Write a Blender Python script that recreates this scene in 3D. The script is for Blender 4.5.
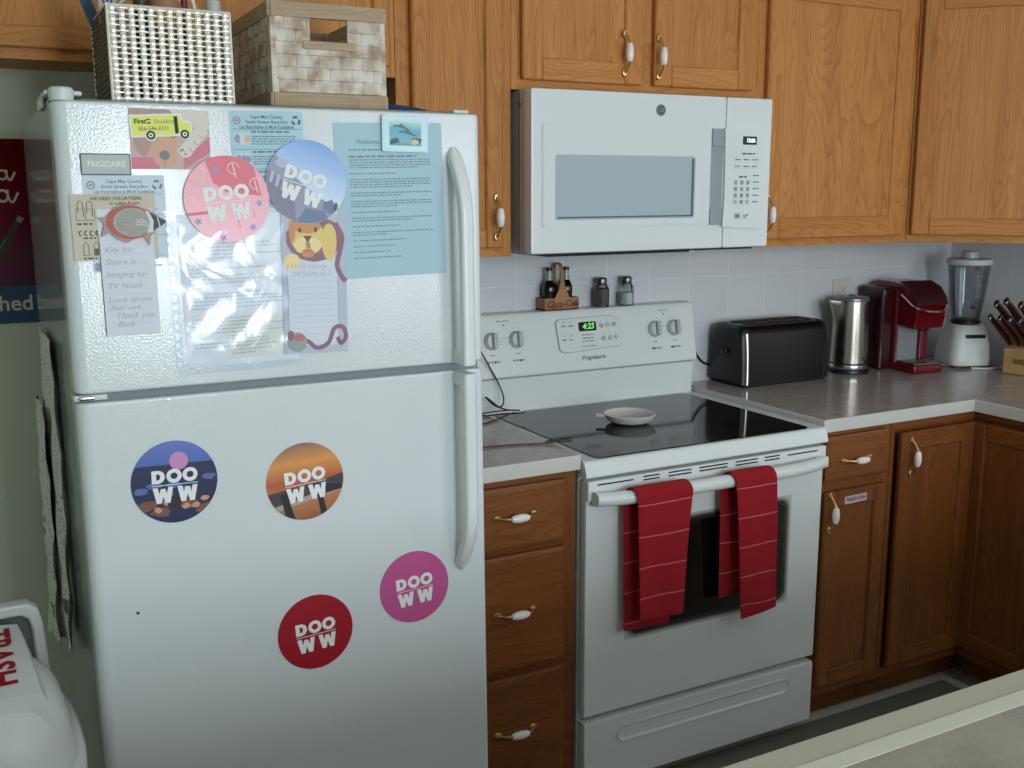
import bpy, bmesh, math, random
from mathutils import Matrix, Vector
from math import sin, cos, pi, radians, sqrt, atan2

S = bpy.context.scene
COL = S.collection
for o in list(bpy.data.objects):
    bpy.data.objects.remove(o)
random.seed(7)

# ------------------------------------------------------------------ camera
CAM = Vector((-1.2667, -2.6744, 1.5296))
yaw, pit, rol = .4886, .185, -.0025
fw = Vector((sin(yaw)*cos(pit), cos(yaw)*cos(pit), -sin(pit)))
rt = Vector((cos(yaw), -sin(yaw), 0))
up = rt.cross(fw)
rt, up = cos(rol)*rt + sin(rol)*up, -sin(rol)*rt + cos(rol)*up
cd = bpy.data.cameras.new('camera')
cd.sensor_width = 36.0
cd.lens = 1043.0/1024*36
cd.clip_start = .02
cam = bpy.data.objects.new('camera', cd)
COL.objects.link(cam)
mw = Matrix((rt, up, -fw)).transposed().to_4x4()
mw.translation = CAM
cam.matrix_world = mw
S.camera = cam

# ------------------------------------------------------------------ light
S.view_settings.view_transform = 'Standard'
S.view_settings.look = 'None'
S.view_settings.exposure = 0.07
S.view_settings.gamma = 1.0
S.view_settings.use_curve_mapping = False
W = bpy.data.worlds.new('world')
S.world = W
W.use_nodes = True
W.node_tree.nodes['Background'].inputs[0].default_value = (.75, .88, 1.0, 1)
W.node_tree.nodes['Background'].inputs[1].default_value = 1.0
def area(name, loc, rot, sx, sy, power, col):
    l = bpy.data.lights.new(name, 'AREA')
    l.shape = 'RECTANGLE'; l.size = sx; l.size_y = sy; l.energy = power; l.color = col
    o = bpy.data.objects.new(name, l); COL.objects.link(o)
    o.location = loc; o.rotation_euler = rot
    return o
# daylight entering through two windows opposite the kitchen; side lamp is added fill
area('daylight_window_near', (-.38, -4.64, 1.50), (radians(90), 0, 0), .62, 1.20, 53, (.84, .93, 1.0))
area('daylight_window_far', (1.28, -4.64, 1.55), (radians(90), 0, 0), 1.40, 1.28, 30, (.86, .93, 1.0))
area('added_side_fill', (3.76, -3.0, 1.45), (radians(90), 0, radians(90)), 1.4, 1.2, 8, (.95, .97, 1.0))

# ------------------------------------------------------------------ helpers
def mat_new(name):
    m = bpy.data.materials.new(name); m.use_nodes = True
    return m, m.node_tree, m.node_tree.nodes['Principled BSDF']
def srgb(r, g, b):
    f = lambda c: (c/255/12.92) if c/255 <= .04045 else ((c/255+.055)/1.055)**2.4
    return (f(r), f(g), f(b), 1)
def paint(name, c, rough=.5, metal=0, bump=0, bscale=200, spec=.5, coat=0, emit=None, est=1):
    m, t, p = mat_new(name)
    p.inputs['Base Color'].default_value = srgb(*c)
    p.inputs['Roughness'].default_value = rough
    p.inputs['Metallic'].default_value = metal
    p.inputs['Specular IOR Level'].default_value = spec
    if coat:
        p.inputs['Coat Weight'].default_value = coat
        p.inputs['Coat Roughness'].default_value = .05
    if emit:
        p.inputs['Emission Color'].default_value = srgb(*emit)
        p.inputs['Emission Strength'].default_value = est
    if bump:
        tc = t.nodes.new('ShaderNodeTexCoord'); n = t.nodes.new('ShaderNodeTexNoise')
        n.inputs['Scale'].default_value = bscale; n.inputs['Detail'].default_value = 2
        b = t.nodes.new('ShaderNodeBump'); b.inputs['Strength'].default_value = bump
        b.inputs['Distance'].default_value = .001
        t.links.new(tc.outputs['Object'], n.inputs['Vector'])
        t.links.new(n.outputs['Fac'], b.inputs['Height'])
        t.links.new(b.outputs['Normal'], p.inputs['Normal'])
    return m
def nd(t, typ, **kw):
    n = t.nodes.new(typ)
    for k, v in kw.items():
        setattr(n, k, v)
    return n
def mth(t, op, a, b=None, c=None):
    n = t.nodes.new('ShaderNodeMath'); n.operation = op
    for i, x in enumerate((a, b, c)):
        if x is None: continue
        if isinstance(x, (int, float)): n.inputs[i].default_value = x
        else: t.links.new(x, n.inputs[i])
    return n.outputs[0]
def ramp(t, fac, stops):
    r = t.nodes.new('ShaderNodeValToRGB')
    e = r.color_ramp.elements
    while len(e) < len(stops): e.new(.5)
    for k, (p, c) in zip(e, stops):
        k.position = p; k.color = srgb(*c)
    t.links.new(fac, r.inputs[0])
    return r.outputs[0]
def oak(name, axis, base=(194, 130, 68), dark=(154, 94, 40), light=(208, 146, 84), rough=.52):
    m, t, p = mat_new(name)
    p.inputs['Specular IOR Level'].default_value = .3
    tc = nd(t, 'ShaderNodeTexCoord'); oi = nd(t, 'ShaderNodeObjectInfo')
    ad = nd(t, 'ShaderNodeVectorMath', operation='ADD')
    sc = nd(t, 'ShaderNodeVectorMath', operation='SCALE'); sc.inputs['Scale'].default_value = 9.0
    cmb = nd(t, 'ShaderNodeCombineXYZ')
    for i in range(3): t.links.new(oi.outputs['Random'], cmb.inputs[i])
    t.links.new(cmb.outputs[0], sc.inputs[0])
    t.links.new(tc.outputs['Object'], ad.inputs[0]); t.links.new(sc.outputs[0], ad.inputs[1])
    def stretched(s_long, s_across):
        mp = nd(t, 'ShaderNodeMapping')
        v = [s_across]*3; v['xyz'.index(axis)] = s_long
        mp.inputs['Scale'].default_value = v
        t.links.new(ad.outputs[0], mp.inputs['Vector'])
        return mp.outputs[0]
    n1 = nd(t, 'ShaderNodeTexNoise'); n1.inputs['Scale'].default_value = 1; n1.inputs['Detail'].default_value = 1.5
    n1.inputs['Distortion'].default_value = .25
    t.links.new(stretched(1.3, 9), n1.inputs['Vector'])
    rings = mth(t, 'FRACT', mth(t, 'MULTIPLY', n1.outputs['Fac'], 26))
    rg = mth(t, 'POWER', rings, 3.0)
    n2 = nd(t, 'ShaderNodeTexNoise'); n2.inputs['Scale'].default_value = 1; n2.inputs['Detail'].default_value = 4
    t.links.new(stretched(7, 260), n2.inputs['Vector'])
    n3 = nd(t, 'ShaderNodeTexNoise'); n3.inputs['Scale'].default_value = 1; n3.inputs['Detail'].default_value = 3
    t.links.new(stretched(.9, 22), n3.inputs['Vector'])
    pores = mth(t, 'MULTIPLY', mth(t, 'SUBTRACT', n2.outputs['Fac'], .5), 1.5)
    f = mth(t, 'ADD', mth(t, 'MULTIPLY', rg, .32), mth(t, 'MULTIPLY', n3.outputs['Fac'], .7))
    f = mth(t, 'ADD', f, mth(t, 'MULTIPLY', pores, .45))
    c = ramp(t, f, [(.05, light), (.35, base), (.95, dark)])
    t.links.new(c, p.inputs['Base Color'])
    p.inputs['Roughness'].default_value = rough
    b = nd(t, 'ShaderNodeBump'); b.inputs['Strength'].default_value = .12; b.inputs['Distance'].default_value = .0006
    t.links.new(f, b.inputs['Height']); b.invert = True
    t.links.new(b.outputs[0], p.inputs['Normal'])
    return m
def glassy(name, tint=(235, 240, 240), gloss=.25, rough=.05, bump=0, bscale=20, flat=0.0):
    m = bpy.data.materials.new(name); m.use_nodes = True; t = m.node_tree
    t.nodes.remove(t.nodes['Principled BSDF']); out = t.nodes['Material Output']
    tr = nd(t, 'ShaderNodeBsdfTransparent'); tr.inputs[0].default_value = srgb(*tint)
    gl = nd(t, 'ShaderNodeBsdfGlossy'); gl.inputs['Roughness'].default_value = rough
    mx = nd(t, 'ShaderNodeMixShader')
    fr = nd(t, 'ShaderNodeFresnel'); fr.inputs['IOR'].default_value = 1.45
    fac = mth(t, 'MINIMUM', mth(t, 'ADD', mth(t, 'MULTIPLY', fr.outputs[0], 1.0), gloss), 1.0)
    t.links.new(fac, mx.inputs[0])
    t.links.new(tr.outputs[0], mx.inputs[1]); t.links.new(gl.outputs[0], mx.inputs[2])
    last = mx
    if flat:
        df = nd(t, 'ShaderNodeBsdfDiffuse'); df.inputs[0].default_value = srgb(225, 230, 235)
        m2 = nd(t, 'ShaderNodeMixShader'); m2.inputs[0].default_value = flat
        t.links.new(mx.outputs[0], m2.inputs[1]); t.links.new(df.outputs[0], m2.inputs[2]); last = m2
    t.links.new(last.outputs[0], out.inputs['Surface'])
    if bump:
        tc = nd(t, 'ShaderNodeTexCoord'); n = nd(t, 'ShaderNodeTexNoise'); n.inputs['Scale'].default_value = bscale
        n.inputs['Detail'].default_value = 2; n.inputs['Distortion'].default_value = 1.2
        b = nd(t, 'ShaderNodeBump'); b.inputs['Strength'].default_value = bump; b.inputs['Distance'].default_value = .01
        t.links.new(tc.outputs['Object'], n.inputs['Vector']); t.links.new(n.outputs['Fac'], b.inputs['Height'])
        t.links.new(b.outputs[0], gl.inputs['Normal'])
    return m

def T(x=0, y=0, z=0): return Matrix.Translation((x, y, z))
def RX(a): return Matrix.Rotation(a, 4, 'X')
def RY(a): return Matrix.Rotation(a, 4, 'Y')
def RZ(a): return Matrix.Rotation(a, 4, 'Z')
def SC(x, y, z): return Matrix.Diagonal((x, y, z, 1))

class MB:
    def __init__(s): s.v = []; s.f = []; s.m = []; s.nr = []
    def raw(s, v, f, mat=0, M=None, keep=False):
        k = len(s.v)
        for p in v:
            p = Vector(p)
            if M is not None: p = M @ p
            s.v.append(p)
        for q in f:
            s.f.append([k+i for i in q]); s.m.append(mat); s.nr.append(keep)
        return s
    def box(s, a, b, mat=0, bev=0, seg=2, M=None):
        a, b = [min(i, j) for i, j in zip(a, b)], [max(i, j) for i, j in zip(a, b)]
        bm = bmesh.new()
        bmesh.ops.create_cube(bm, size=1)
        for v in bm.verts:
            v.co = Vector([a[i] + (v.co[i]+.5)*(b[i]-a[i]) for i in range(3)])
        if bev:
            bev = min(bev, .49*min(b[i]-a[i] for i in range(3)))
            bmesh.ops.bevel(bm, geom=bm.edges[:], offset=bev, segments=seg, profile=.5, affect='EDGES')
        bm.verts.index_update()
        s.raw([v.co.copy() for v in bm.verts], [[v.index for v in f.verts] for f in bm.faces], mat, M)
        bm.free(); return s
    def loft(s, rings, mat=0, M=None, closed=True, cap=True):
        n = len(rings[0]); v = [p for r in rings for p in r]; f = []
        for i in range(len(rings)-1):
            for j in range(n if closed else n-1):
                a = i*n+j; b = i*n+(j+1) % n
                f.append((a, b, b+n, a+n))
        if cap and closed:
            f.append(list(range(n))[::-1]); f.append([(len(rings)-1)*n+j for j in range(n)])
        return s.raw(v, f, mat, M)
    def lathe(s, prof, mat=0, n=28, M=None, cap=True):
        return s.loft([[(r*cos(2*pi*j/n), r*sin(2*pi*j/n), z) for j in range(n)] for r, z in prof], mat, M, True, cap)
    def tube(s, pts, r, mat=0, n=8, M=None):
        P = [Vector(p) for p in pts]; rings = []; t0 = None; nrm = None
        for i, p in enumerate(P):
            t = (P[min(i+1, len(P)-1)] - P[max(i-1, 0)]).normalized()
            if nrm is None:
                nrm = t.orthogonal().normalized()
            else:
                nrm = (nrm - t*nrm.dot(t)).normalized()
            bn = t.cross(nrm); rr = r[i] if isinstance(r, (list, tuple)) else r
            rings.append([p + (nrm*cos(2*pi*j/n) + bn*sin(2*pi*j/n))*rr for j in range(n)])
        return s.loft(rings, mat, M)
    def prism(s, poly, y0, y1, mat=0, M=None):
        """poly in (x,z), extruded along y"""
        return s.loft([[(x, y0, z) for x, z in poly], [(x, y1, z) for x, z in poly]], mat, M)
    def slab(s, poly, z0, z1, mat=0, M=None):
        return s.loft([[(x, y, z0) for x, y in poly], [(x, y, z1) for x, y in poly]], mat, M)
    def flat(s, poly, y, mat=0, M=None):
        """flat printed shape facing -y, poly in (x,z)"""
        return s.raw([(x, y, z) for x, z in poly], [list(range(len(poly)))], mat, M)
    def quad(s, x0, z0, x1, z1, y, mat=0, M=None):
        return s.flat([(x0, z0), (x1, z0), (x1, z1), (x0, z1)], y, mat, M)
    def disc(s, cx, cz, rx, rz, y, mat=0, n=32, M=None):
        return s.flat([(cx+rx*cos(2*pi*i/n), cz+rz*sin(2*pi*i/n)) for i in range(n)], y, mat, M)
    def ring(s, cx, cz, ro, ri, y, mat=0, n=32, M=None, sx=1, a0=0, a1=2*pi):
        v = []; f = []
        for i in range(n+1):
            a = a0+(a1-a0)*i/n
            v += [(cx+sx*ro*cos(a), y, cz+ro*sin(a)), (cx+sx*ri*cos(a), y, cz+ri*sin(a))]
        for i in range(n): f.append((2*i, 2*i+2, 2*i+3, 2*i+1))
        return s.raw(v, f, mat, M)
    def stroke(s, pts, w, y, mat=0, M=None):
        """flat ribbon along 2d points (x,z)"""
        P = [Vector((a, b)) for a, b in pts]; v = []; f = []
        for i, p in enumerate(P):
            t = (P[min(i+1, len(P)-1)]-P[max(i-1, 0)]); t = t.normalized() if t.length else Vector((1, 0))
            nn = Vector((-t.y, t.x)); ww = (w[i] if isinstance(w, (list, tuple)) else w)/2
            a = p+nn*ww; b = p-nn*ww
            v += [(a.x, y, a.y), (b.x, y, b.y)]
        for i in range(len(P)-1): f.append((2*i, 2*i+2, 2*i+3, 2*i+1))
        return s.raw(v, f, mat, M)
    def text(s, body, size, x, z, y, mat=0, M=None, bold=0, shear=0, align='CENTER', sx=1.0, depth=0):
        c = bpy.data.curves.new('t', 'FONT'); c.body = body; c.size = size; c.offset = bold*size
        c.shear = shear; c.align_x = align; c.align_y = 'CENTER'; c.resolution_u = 3; c.extrude = depth
        o = bpy.data.objects.new('t', c)
        me = o.to_mesh()
        vs = [(x+v.co.x*sx, y-v.co.z, z+v.co.y) for v in me.vertices]
        fs = [list(p.vertices) for p in me.polygons]
        o.to_mesh_clear()
        s.raw(vs, fs, mat, M)
        bpy.data.objects.remove(o); bpy.data.curves.remove(c)
        return s
    def words(s, x0, x1, z, h, y, mat=0, M=None, fill=1.0):
        x = x0; end = x0+(x1-x0)*fill
        while x < end-h:
            w = min(random.uniform(1.2, 5)*h, end-x)
            s.quad(x, z-h/2, x+w, z+h/2, y, mat, M)
            x += w+h*.8
        return s
    def build(s, name, mats, parent=None, M=None, smooth=35, solid=None, subd=0):
        me = bpy.data.meshes.new(name)
        me.from_pydata([tuple(p) for p in s.v], [], s.f)
        if not isinstance(mats, (list, tuple)): mats = [mats]
        for m in mats: me.materials.append(m)
        for p, mi in zip(me.polygons, s.m): p.material_index = mi; p.use_smooth = True
        bm = bmesh.new(); bm.from_mesh(me)
        bmesh.ops.recalc_face_normals(bm, faces=bm.faces[:])
        bm.to_mesh(me); bm.free()
        if smooth: me.set_sharp_from_angle(angle=radians(smooth))
        o = bpy.data.objects.new(name, me); COL.objects.link(o)
        if parent: o.parent = parent
        if M is not None: o.matrix_local = M
        if smooth and smooth < 170 and not subd and not solid:
            d = o.modifiers.new('w', 'WEIGHTED_NORMAL'); d.keep_sharp = True; d.weight = 100
        if subd:
            d = o.modifiers.new('s', 'SUBSURF'); d.levels = d.render_levels = subd
        if solid:
            d = o.modifiers.new('t', 'SOLIDIFY'); d.thickness = solid; d.offset = 0
        return o

def thing(name, label, cat, loc=(0, 0, 0), rot=(0, 0, 0), group=None, mode='XYZ'):
    o = bpy.data.objects.new(name, None); COL.objects.link(o)
    o.empty_display_size = .05; o.rotation_mode = mode
    o.location = loc; o.rotation_euler = rot
    o['label'] = label; o['category'] = cat
    if group: o['group'] = group
    return o
def tag(o, label, cat, group=None, loc=None, rot=None, mode='XYZ'):
    o['label'] = label; o['category'] = cat
    if group: o['group'] = group
    o.rotation_mode = mode
    if loc is not None: o.location = loc
    if rot is not None: o.rotation_euler = rot
    return o
def struct(name, mb, mats, **kw):
    o = mb.build(name, mats, **kw); o['kind'] = 'structure'; return o
def arc(cx, cy, r, a0, a1, n):
    return [(cx+r*cos(a0+(a1-a0)*i/n), cy+r*sin(a0+(a1-a0)*i/n)) for i in range(n+1)]
def rrect(x0, z0, x1, z1, r, n=5):
    return (arc(x1-r, z1-r, r, 0, pi/2, n)+arc(x0+r, z1-r, r, pi/2, pi, n)
            + arc(x0+r, z0+r, r, pi, 1.5*pi, n)+arc(x1-r, z0+r, r, 1.5*pi, 2*pi, n))
def spline(pts, k=6):
    P = [Vector(p) for p in pts]; out = []
    for i in range(len(P)-1):
        p0 = P[max(i-1, 0)]; p1 = P[i]; p2 = P[i+1]; p3 = P[min(i+2, len(P)-1)]
        for j in range(k):
            u = j/k
            out.append(.5*((2*p1)+(p2-p0)*u+(2*p0-5*p1+4*p2-p3)*u*u+(3*p1-p0-3*p2+p3)*u**3))
    out.append(P[-1]); return out

# ------------------------------------------------------------------ materials
OV, OH, OY = oak('oak_upright', 'z'), oak('oak_across', 'x'), oak('oak_along', 'y')
LB, LD, LL = (126, 72, 31), (95, 52, 19), (143, 88, 41)  # base cabinet shade put into the colour: darker copy of the oak
LV, LH, LY = (oak('shaded_oak_upright', 'z', LB, LD, LL), oak('shaded_oak_across', 'x', LB, LD, LL),
              oak('shaded_oak_along', 'y', LB, LD, LL))
WALL = paint('wall_paint', (214, 222, 206), .85, bump=.1, bscale=150)
CEIL = paint('ceiling_paint', (243, 243, 239), .9)
WHITE = paint('white_enamel', (222, 226, 226), .28, spec=.5)
WHITEP = paint('white_plastic', (220, 224, 222), .4)
MWWHITE = paint('microwave_white', (226, 230, 232), .22)
GREYP = paint('grey_plastic', (150, 156, 160), .45)
DKGREY = paint('dark_grey', (60, 62, 64), .5)
BLACK = paint('black_plastic', (16, 17, 18), .35)
BLACKM = paint('black_matt', (12, 12, 13), .7)
INK = paint('printed_ink', (70, 80, 92), .6)
INKB = paint('black_ink', (22, 24, 26), .6)
PENCIL = paint('pencil_grey', (132, 136, 142), .7)
STEEL = paint('polished_steel', (200, 198, 190), .22, 1)
CHROME = paint('chrome', (225, 228, 230), .12, 1)
BRASS = paint('brass', (232, 200, 140), .26, 1)
CERAM = paint('ceramic', (238, 234, 228), .18)
PAPERW = paint('white_paper', (222, 228, 236), .75)
LETW = paint('letter_white', (236, 236, 236), .5)
RED = paint('red_ink', (190, 24, 44), .5)

m, t, p = mat_new('fridge_enamel')
p.inputs['Base Color'].default_value = srgb(216, 222, 224); p.inputs['Roughness'].default_value = .13; p.inputs['Specular IOR Level'].default_value = .38
tc = nd(t, 'ShaderNodeTexCoord'); n = nd(t, 'ShaderNodeTexNoise'); n.inputs['Scale'].default_value = 260; n.inputs['Detail'].default_value = 1
b = nd(t, 'ShaderNodeBump'); b.inputs['Strength'].default_value = .28; b.inputs['Distance'].default_value = .001
t.links.new(tc.outputs['Object'], n.inputs['Vector']); t.links.new(n.outputs['Fac'], b.inputs['Height']); t.links.new(b.outputs[0], p.inputs['Normal'])
FRIDGE = m
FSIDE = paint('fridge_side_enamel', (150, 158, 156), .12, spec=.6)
GASKET = paint('gasket_grey', (128, 136, 142), .6)

m, t, p = mat_new('backsplash_tile')
tc = nd(t, 'ShaderNodeTexCoord'); sx = nd(t, 'ShaderNodeSeparateXYZ'); cx = nd(t, 'ShaderNodeCombineXYZ')
t.links.new(tc.outputs['Object'], sx.inputs[0])
t.links.new(mth(t, 'ADD', sx.outputs[0], sx.outputs[1]), cx.inputs[0])
t.links.new(sx.outputs[2], cx.inputs[1])
bk = nd(t, 'ShaderNodeTexBrick'); bk.offset = 0.0
bk.inputs['Scale'].default_value = 1; bk.inputs['Brick Width'].default_value = .1565; bk.inputs['Row Height'].default_value = .1565
bk.inputs['Mortar Size'].default_value = .0018; bk.inputs['Mortar Smooth'].default_value = .1
bk.inputs['Color1'].default_value = srgb(210, 213, 217); bk.inputs['Color2'].default_value = srgb(214, 217, 221)
bk.inputs['Mortar'].default_value = srgb(224, 227, 230)
t.links.new(cx.outputs[0], bk.inputs['Vector']); t.links.new(bk.outputs['Color'], p.inputs['Base Color'])
p.inputs['Roughness'].default_value = .3
TILE = m

m, t, p = mat_new('counter_laminate')
tc = nd(t, 'ShaderNodeTexCoord'); n = nd(t, 'ShaderNodeTexNoise'); n.inputs['Scale'].default_value = 30; n.inputs['Detail'].default_value = 8
t.links.new(tc.outputs['Object'], n.inputs['Vector'])
t.links.new(ramp(t, n.outputs['Fac'], [(.3, (166, 156, 152)), (.7, (186, 177, 172))]), p.inputs['Base Color'])
p.inputs['Roughness'].default_value = .16
COUNTER = m
CEDGE = paint('counter_edge', (204, 202, 196), .35)
m, t, p = mat_new('peninsula_top')
tc = nd(t, 'ShaderNodeTexCoord'); n = nd(t, 'ShaderNodeTexNoise'); n.inputs['Scale'].default_value = 9; n.inputs['Detail'].default_value = 5
n.inputs['Roughness'].default_value = .6
t.links.new(tc.outputs['Object'], n.inputs['Vector'])
n2 = nd(t, 'ShaderNodeTexNoise'); n2.inputs['Scale'].default_value = 160; n2.inputs['Detail'].default_value = 2
t.links.new(tc.outputs['Object'], n2.inputs['Vector'])
ff = mth(t, 'ADD', mth(t, 'MULTIPLY', n.outputs['Fac'], .8), mth(t, 'MULTIPLY', n2.outputs['Fac'], .25))
t.links.new(ramp(t, ff, [(.35, (138, 134, 122)), (.6, (160, 156, 144))]), p.inputs['Base Color'])
p.inputs['Roughness'].default_value = .8; p.inputs['Specular IOR Level'].default_value = .2
PENTOP = m
PENRIM = paint('peninsula_rim', (178, 176, 160), .85, bump=.2, bscale=60)
PENBEAD = paint('peninsula_bead', (204, 204, 190), .9, spec=.2)
m, t, p = mat_new('cooktop_glass')
p.inputs['Base Color'].default_value = srgb(16, 19, 22); p.inputs['Roughness'].default_value = .07
p.inputs['Specular IOR Level'].default_value = .34
COOK = m
TOASTM = paint('toaster_black_steel', (42, 38, 36), .28, .85)
CREAM = paint('cream_cloth', (196, 196, 178), .9)

m, t, p = mat_new('brushed_steel')
tc = nd(t, 'ShaderNodeTexCoord'); mp = nd(t, 'ShaderNodeMapping'); mp.inputs['Scale'].default_value = (6, 6, 400)
n = nd(t, 'ShaderNodeTexNoise'); n.inputs['Scale'].default_value = 2
t.links.new(tc.outputs['Object'], mp.inputs[0]); t.links.new(mp.outputs[0], n.inputs['Vector'])
t.links.new(ramp(t, n.outputs['Fac'], [(.3, (150, 146, 136)), (.7, (172, 168, 158))]), p.inputs['Base Color'])
p.inputs['Metallic'].default_value = 1; p.inputs['Roughness'].default_value = .26
BRUSHED = m
GLASS = glassy('clear_glass', (232, 238, 238), .03, .03)
JAR = glassy('blender_jar_plastic', (222, 227, 232), .06, .10, flat=.05)
SLEEVEM = glassy('sleeve_plastic', (252, 253, 255), .02, .18, bump=.3, bscale=11)
WINGLASS = paint('microwave_window', (132, 144, 150), .14, spec=.6)

# ------------------------------------------------------------------ setting
XL, XR, YB, YF, HC = -2.7, 2.0, 0.0, -4.6, 2.44
m, t, p = mat_new('vinyl_floor')
tc = nd(t, 'ShaderNodeTexCoord'); bk = nd(t, 'ShaderNodeTexBrick'); bk.offset = 0
bk.inputs['Scale'].default_value = 1; bk.inputs['Brick Width'].default_value = .305; bk.inputs['Row Height'].default_value = .305
bk.inputs['Mortar Size'].default_value = .003
bk.inputs['Color1'].default_value = srgb(150, 143, 126); bk.inputs['Color2'].default_value = srgb(158, 150, 132); bk.inputs['Mortar'].default_value = srgb(80, 76, 66)
t.links.new(tc.outputs['Object'], bk.inputs['Vector']); t.links.new(bk.outputs['Color'], p.inputs['Base Color'])
p.inputs['Roughness'].default_value = .4
struct('floor', MB().box((XL, YF, -.06), (3.7, YB, 0)), m)
struct('ceiling', MB().box((XL, YF, HC), (3.7, YB, HC+.06)), CEIL)
struct('wall_back', MB().box((XL-.1, 0, 0), (XR+.1, .1, HC)), WALL)
XE = 3.7
struct('wall_right', MB().box((XR, -1.0, 0), (XR+.1, 0, HC)).box((XR, -1.1, 0), (XE+.1, -1.0, HC)).box((XE, -2.28, 0), (XE+.1, -1.1, HC)).box((XE, YF, 0), (XE+.1, -3.72, HC)).box((XE, -3.72, 0), (XE+.1, -2.28, .83)).box((XE, -3.72, 2.07), (XE+.1, -2.28, HC)), WALL)
struct('wall_left', MB().box((XL-.1, YF, 0), (XL, 0, HC)), WALL)
WA = (-.72, -.04, .88, 2.12); WB = (.56, 2.00, .88, 2.22)
w = MB().box((XL-.1, YF-.1, 0), (WA[0], YF, HC)).box((WA[1], YF-.1, 0), (WB[0], YF, HC)).box((WB[1], YF-.1, 0), (XE+.1, YF, HC))
for q in (WA, WB): w.box((q[0], YF-.1, 0), (q[1], YF, q[2])).box((q[0], YF-.1, q[3]), (q[1], YF, HC))
struct('wall_front', w, WALL)
for k, q in enumerate((WA, WB)):
    w = MB()
    for x in (q[0], q[1]-.035): w.box((x, YF-.07, q[2]), (x+.035, YF-.02, q[3]), bev=.003)
    for z in (q[2], q[3]-.035, (q[2]+q[3])/2-.015): w.box((q[0]+.035, YF-.07, z), (q[1]-.035, YF-.02, z+.035))
    struct('window_%d' % (k+1), w, WHITEP)
w = MB()
for y in (-3.72, -2.315): w.box((XE+.02, y, .83), (XE+.07, y+.035, 2.07), bev=.003)
for z in (.83, 2.035, 1.44): w.box((XE+.02, -3.685, z), (XE+.07, -2.315, z+.035))
struct('window_3', w, WHITEP)  # unseen side window, added to go with the fill lamp
struct('trim_1', MB().box((-.36, -.008, .90), (XR-.008, 0, 1.39)), TILE, M=T(0, 0, 0))
struct('trim_2', MB().box((XR-.008, -.95, .90), (XR, 0, 1.39)), TILE)
struct('baseboard_back', MB().box((XL, -.012, 0), (-1.12, 0, .09), bev=.003), WHITEP)

# ------------------------------------------------------------------ cabinets
def cab_door(mb, x0, x1, z0, z1, yf, st=.055, th=.019, mv=0, mh=1, topst=None):
    ts = topst or st
    mb.box((x0, yf, z0), (x0+st, yf+th, z1), mv, .004, 1)
    mb.box((x1-st, yf, z0), (x1, yf+th, z1), mv, .004, 1)
    mb.box((x0+st, yf+.0006, z0), (x1-st, yf+th, z0+st), mh, .003, 1)
    mb.box((x0+st, yf+.0006, z1-ts), (x1-st, yf+th, z1), mh, .003, 1)
    mb.box((x0+st-.002, yf+.0075, z0+st-.002), (x1-st+.002, yf+th-.003, z1-ts+.002), mv)
    return mb
def pull(mb, M):
    """brass bow pull with a ceramic barrel; local: along z, standing out to -y"""
    for sgn in (-1, 1):
        mb.lathe([(.0001, -.003), (.0055, -.002), (.0072, .001), (.0055, .004), (.0001, .005)], 0, 14,
                 M @ T(0, -.002, sgn*.048) @ RX(pi/2) @ SC(1, 1.55, 1))
        mb.tube(spline([(0, -.003, sgn*.049), (0, -.010, sgn*.044), (0, -.021, sgn*.031), (0, -.026, sgn*.021)]),
                [.0042]*6+[.0032]*6+[.0036]*6+[.0055], 0, 10, M)
    mb.lathe([(.0055, -.0225), (.0078, -.018), (.0098, -.008), (.0102, 0), (.0098, .008), (.0078, .018), (.0055, .0225)], 1, 18, M @ T(0, -.026, 0))
def add_pull(parent, x, z, y, horiz=False, M=None):
    mb = MB(); mt = T(x, y, z)
    if horiz: mt = mt @ RY(pi/2)
    if M is not None: mt = M @ mt
    pull(mb, mt)
    return mb.build('handle', [BRASS, CERAM], parent)
def frame_face(mb, x0, x1, z0, z1, yf, opens, mv=0, mh=1, th=.019):
    """simple face frame: stiles at given x-intervals and rails at z-intervals"""
    for a, b in opens['st']: mb.box((a, yf, z0), (b, yf+th, z1), mv, .001, 1)
    for a, b, c, d in opens['rl']: mb.box((a, yf+.0004, c), (b, yf+th-.0004, d), mh)
    return mb

ZT = 2.13
GU = 'oak wall cabinets'
def wall_cabinet(x0, x1, z0, z1, label, doors, stiles, rails, depth=.301):
    r = thing('wall_cabinet', label, 'cabinet', ((x0+x1)/2, -.15, z0))
    ox = (x0+x1)/2; oy = -.15; oz = z0
    def L(mb): return mb
    M = T(-ox, -oy, -oz)
    b = MB(); b.box((x0, -depth, z0+.012), (x1, -.001, z1), 0)
    b.build('carcass', OV, r, None); r.children[0].data.transform(M)
    f = MB(); frame_face(f, x0, x1, z0, z1, -.32, dict(st=stiles, rl=rails))
    o = f.build('face_frame', [OV, OH], r); o.data.transform(M)
    for (a, b_, c, d, hx, hz, st) in doors:
        mb = cab_door(MB(), a, b_, c, d, -.3405, st)
        o = mb.build('door', [OV, OH], r); o.data.transform(M)
        if hx is not None:
            h = add_pull(o, hx, hz, -.3405); h.data.transform(M)
    return r
wall_cabinet(-1.30, -.322, 1.785, ZT, 'wide oak cabinet hanging over the refrigerator behind the baskets',
             [(-1.28, -.83, 1.806, 2.11, None, None, .042), (-.80, -.338, 1.806, 2.11, None, None, .042)],
             [(-1.30, -1.26), (-.84, -.79), (-.362, -.322)], [(-1.3, -.322, 1.785, 1.822), (-1.3, -.322, 2.09, ZT)])
wall_cabinet(-.321, -.017, 1.361, ZT, 'tall narrow oak cabinet with one long door left of the microwave',
             [(-.286, -.048, 1.384, 2.11, -.070, 1.460, .048)],
             [(-.321, -.272), (-.062, -.017)], [(-.321, -.017, 1.361, 1.40), (-.321, -.017, 2.09, ZT)])
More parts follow.
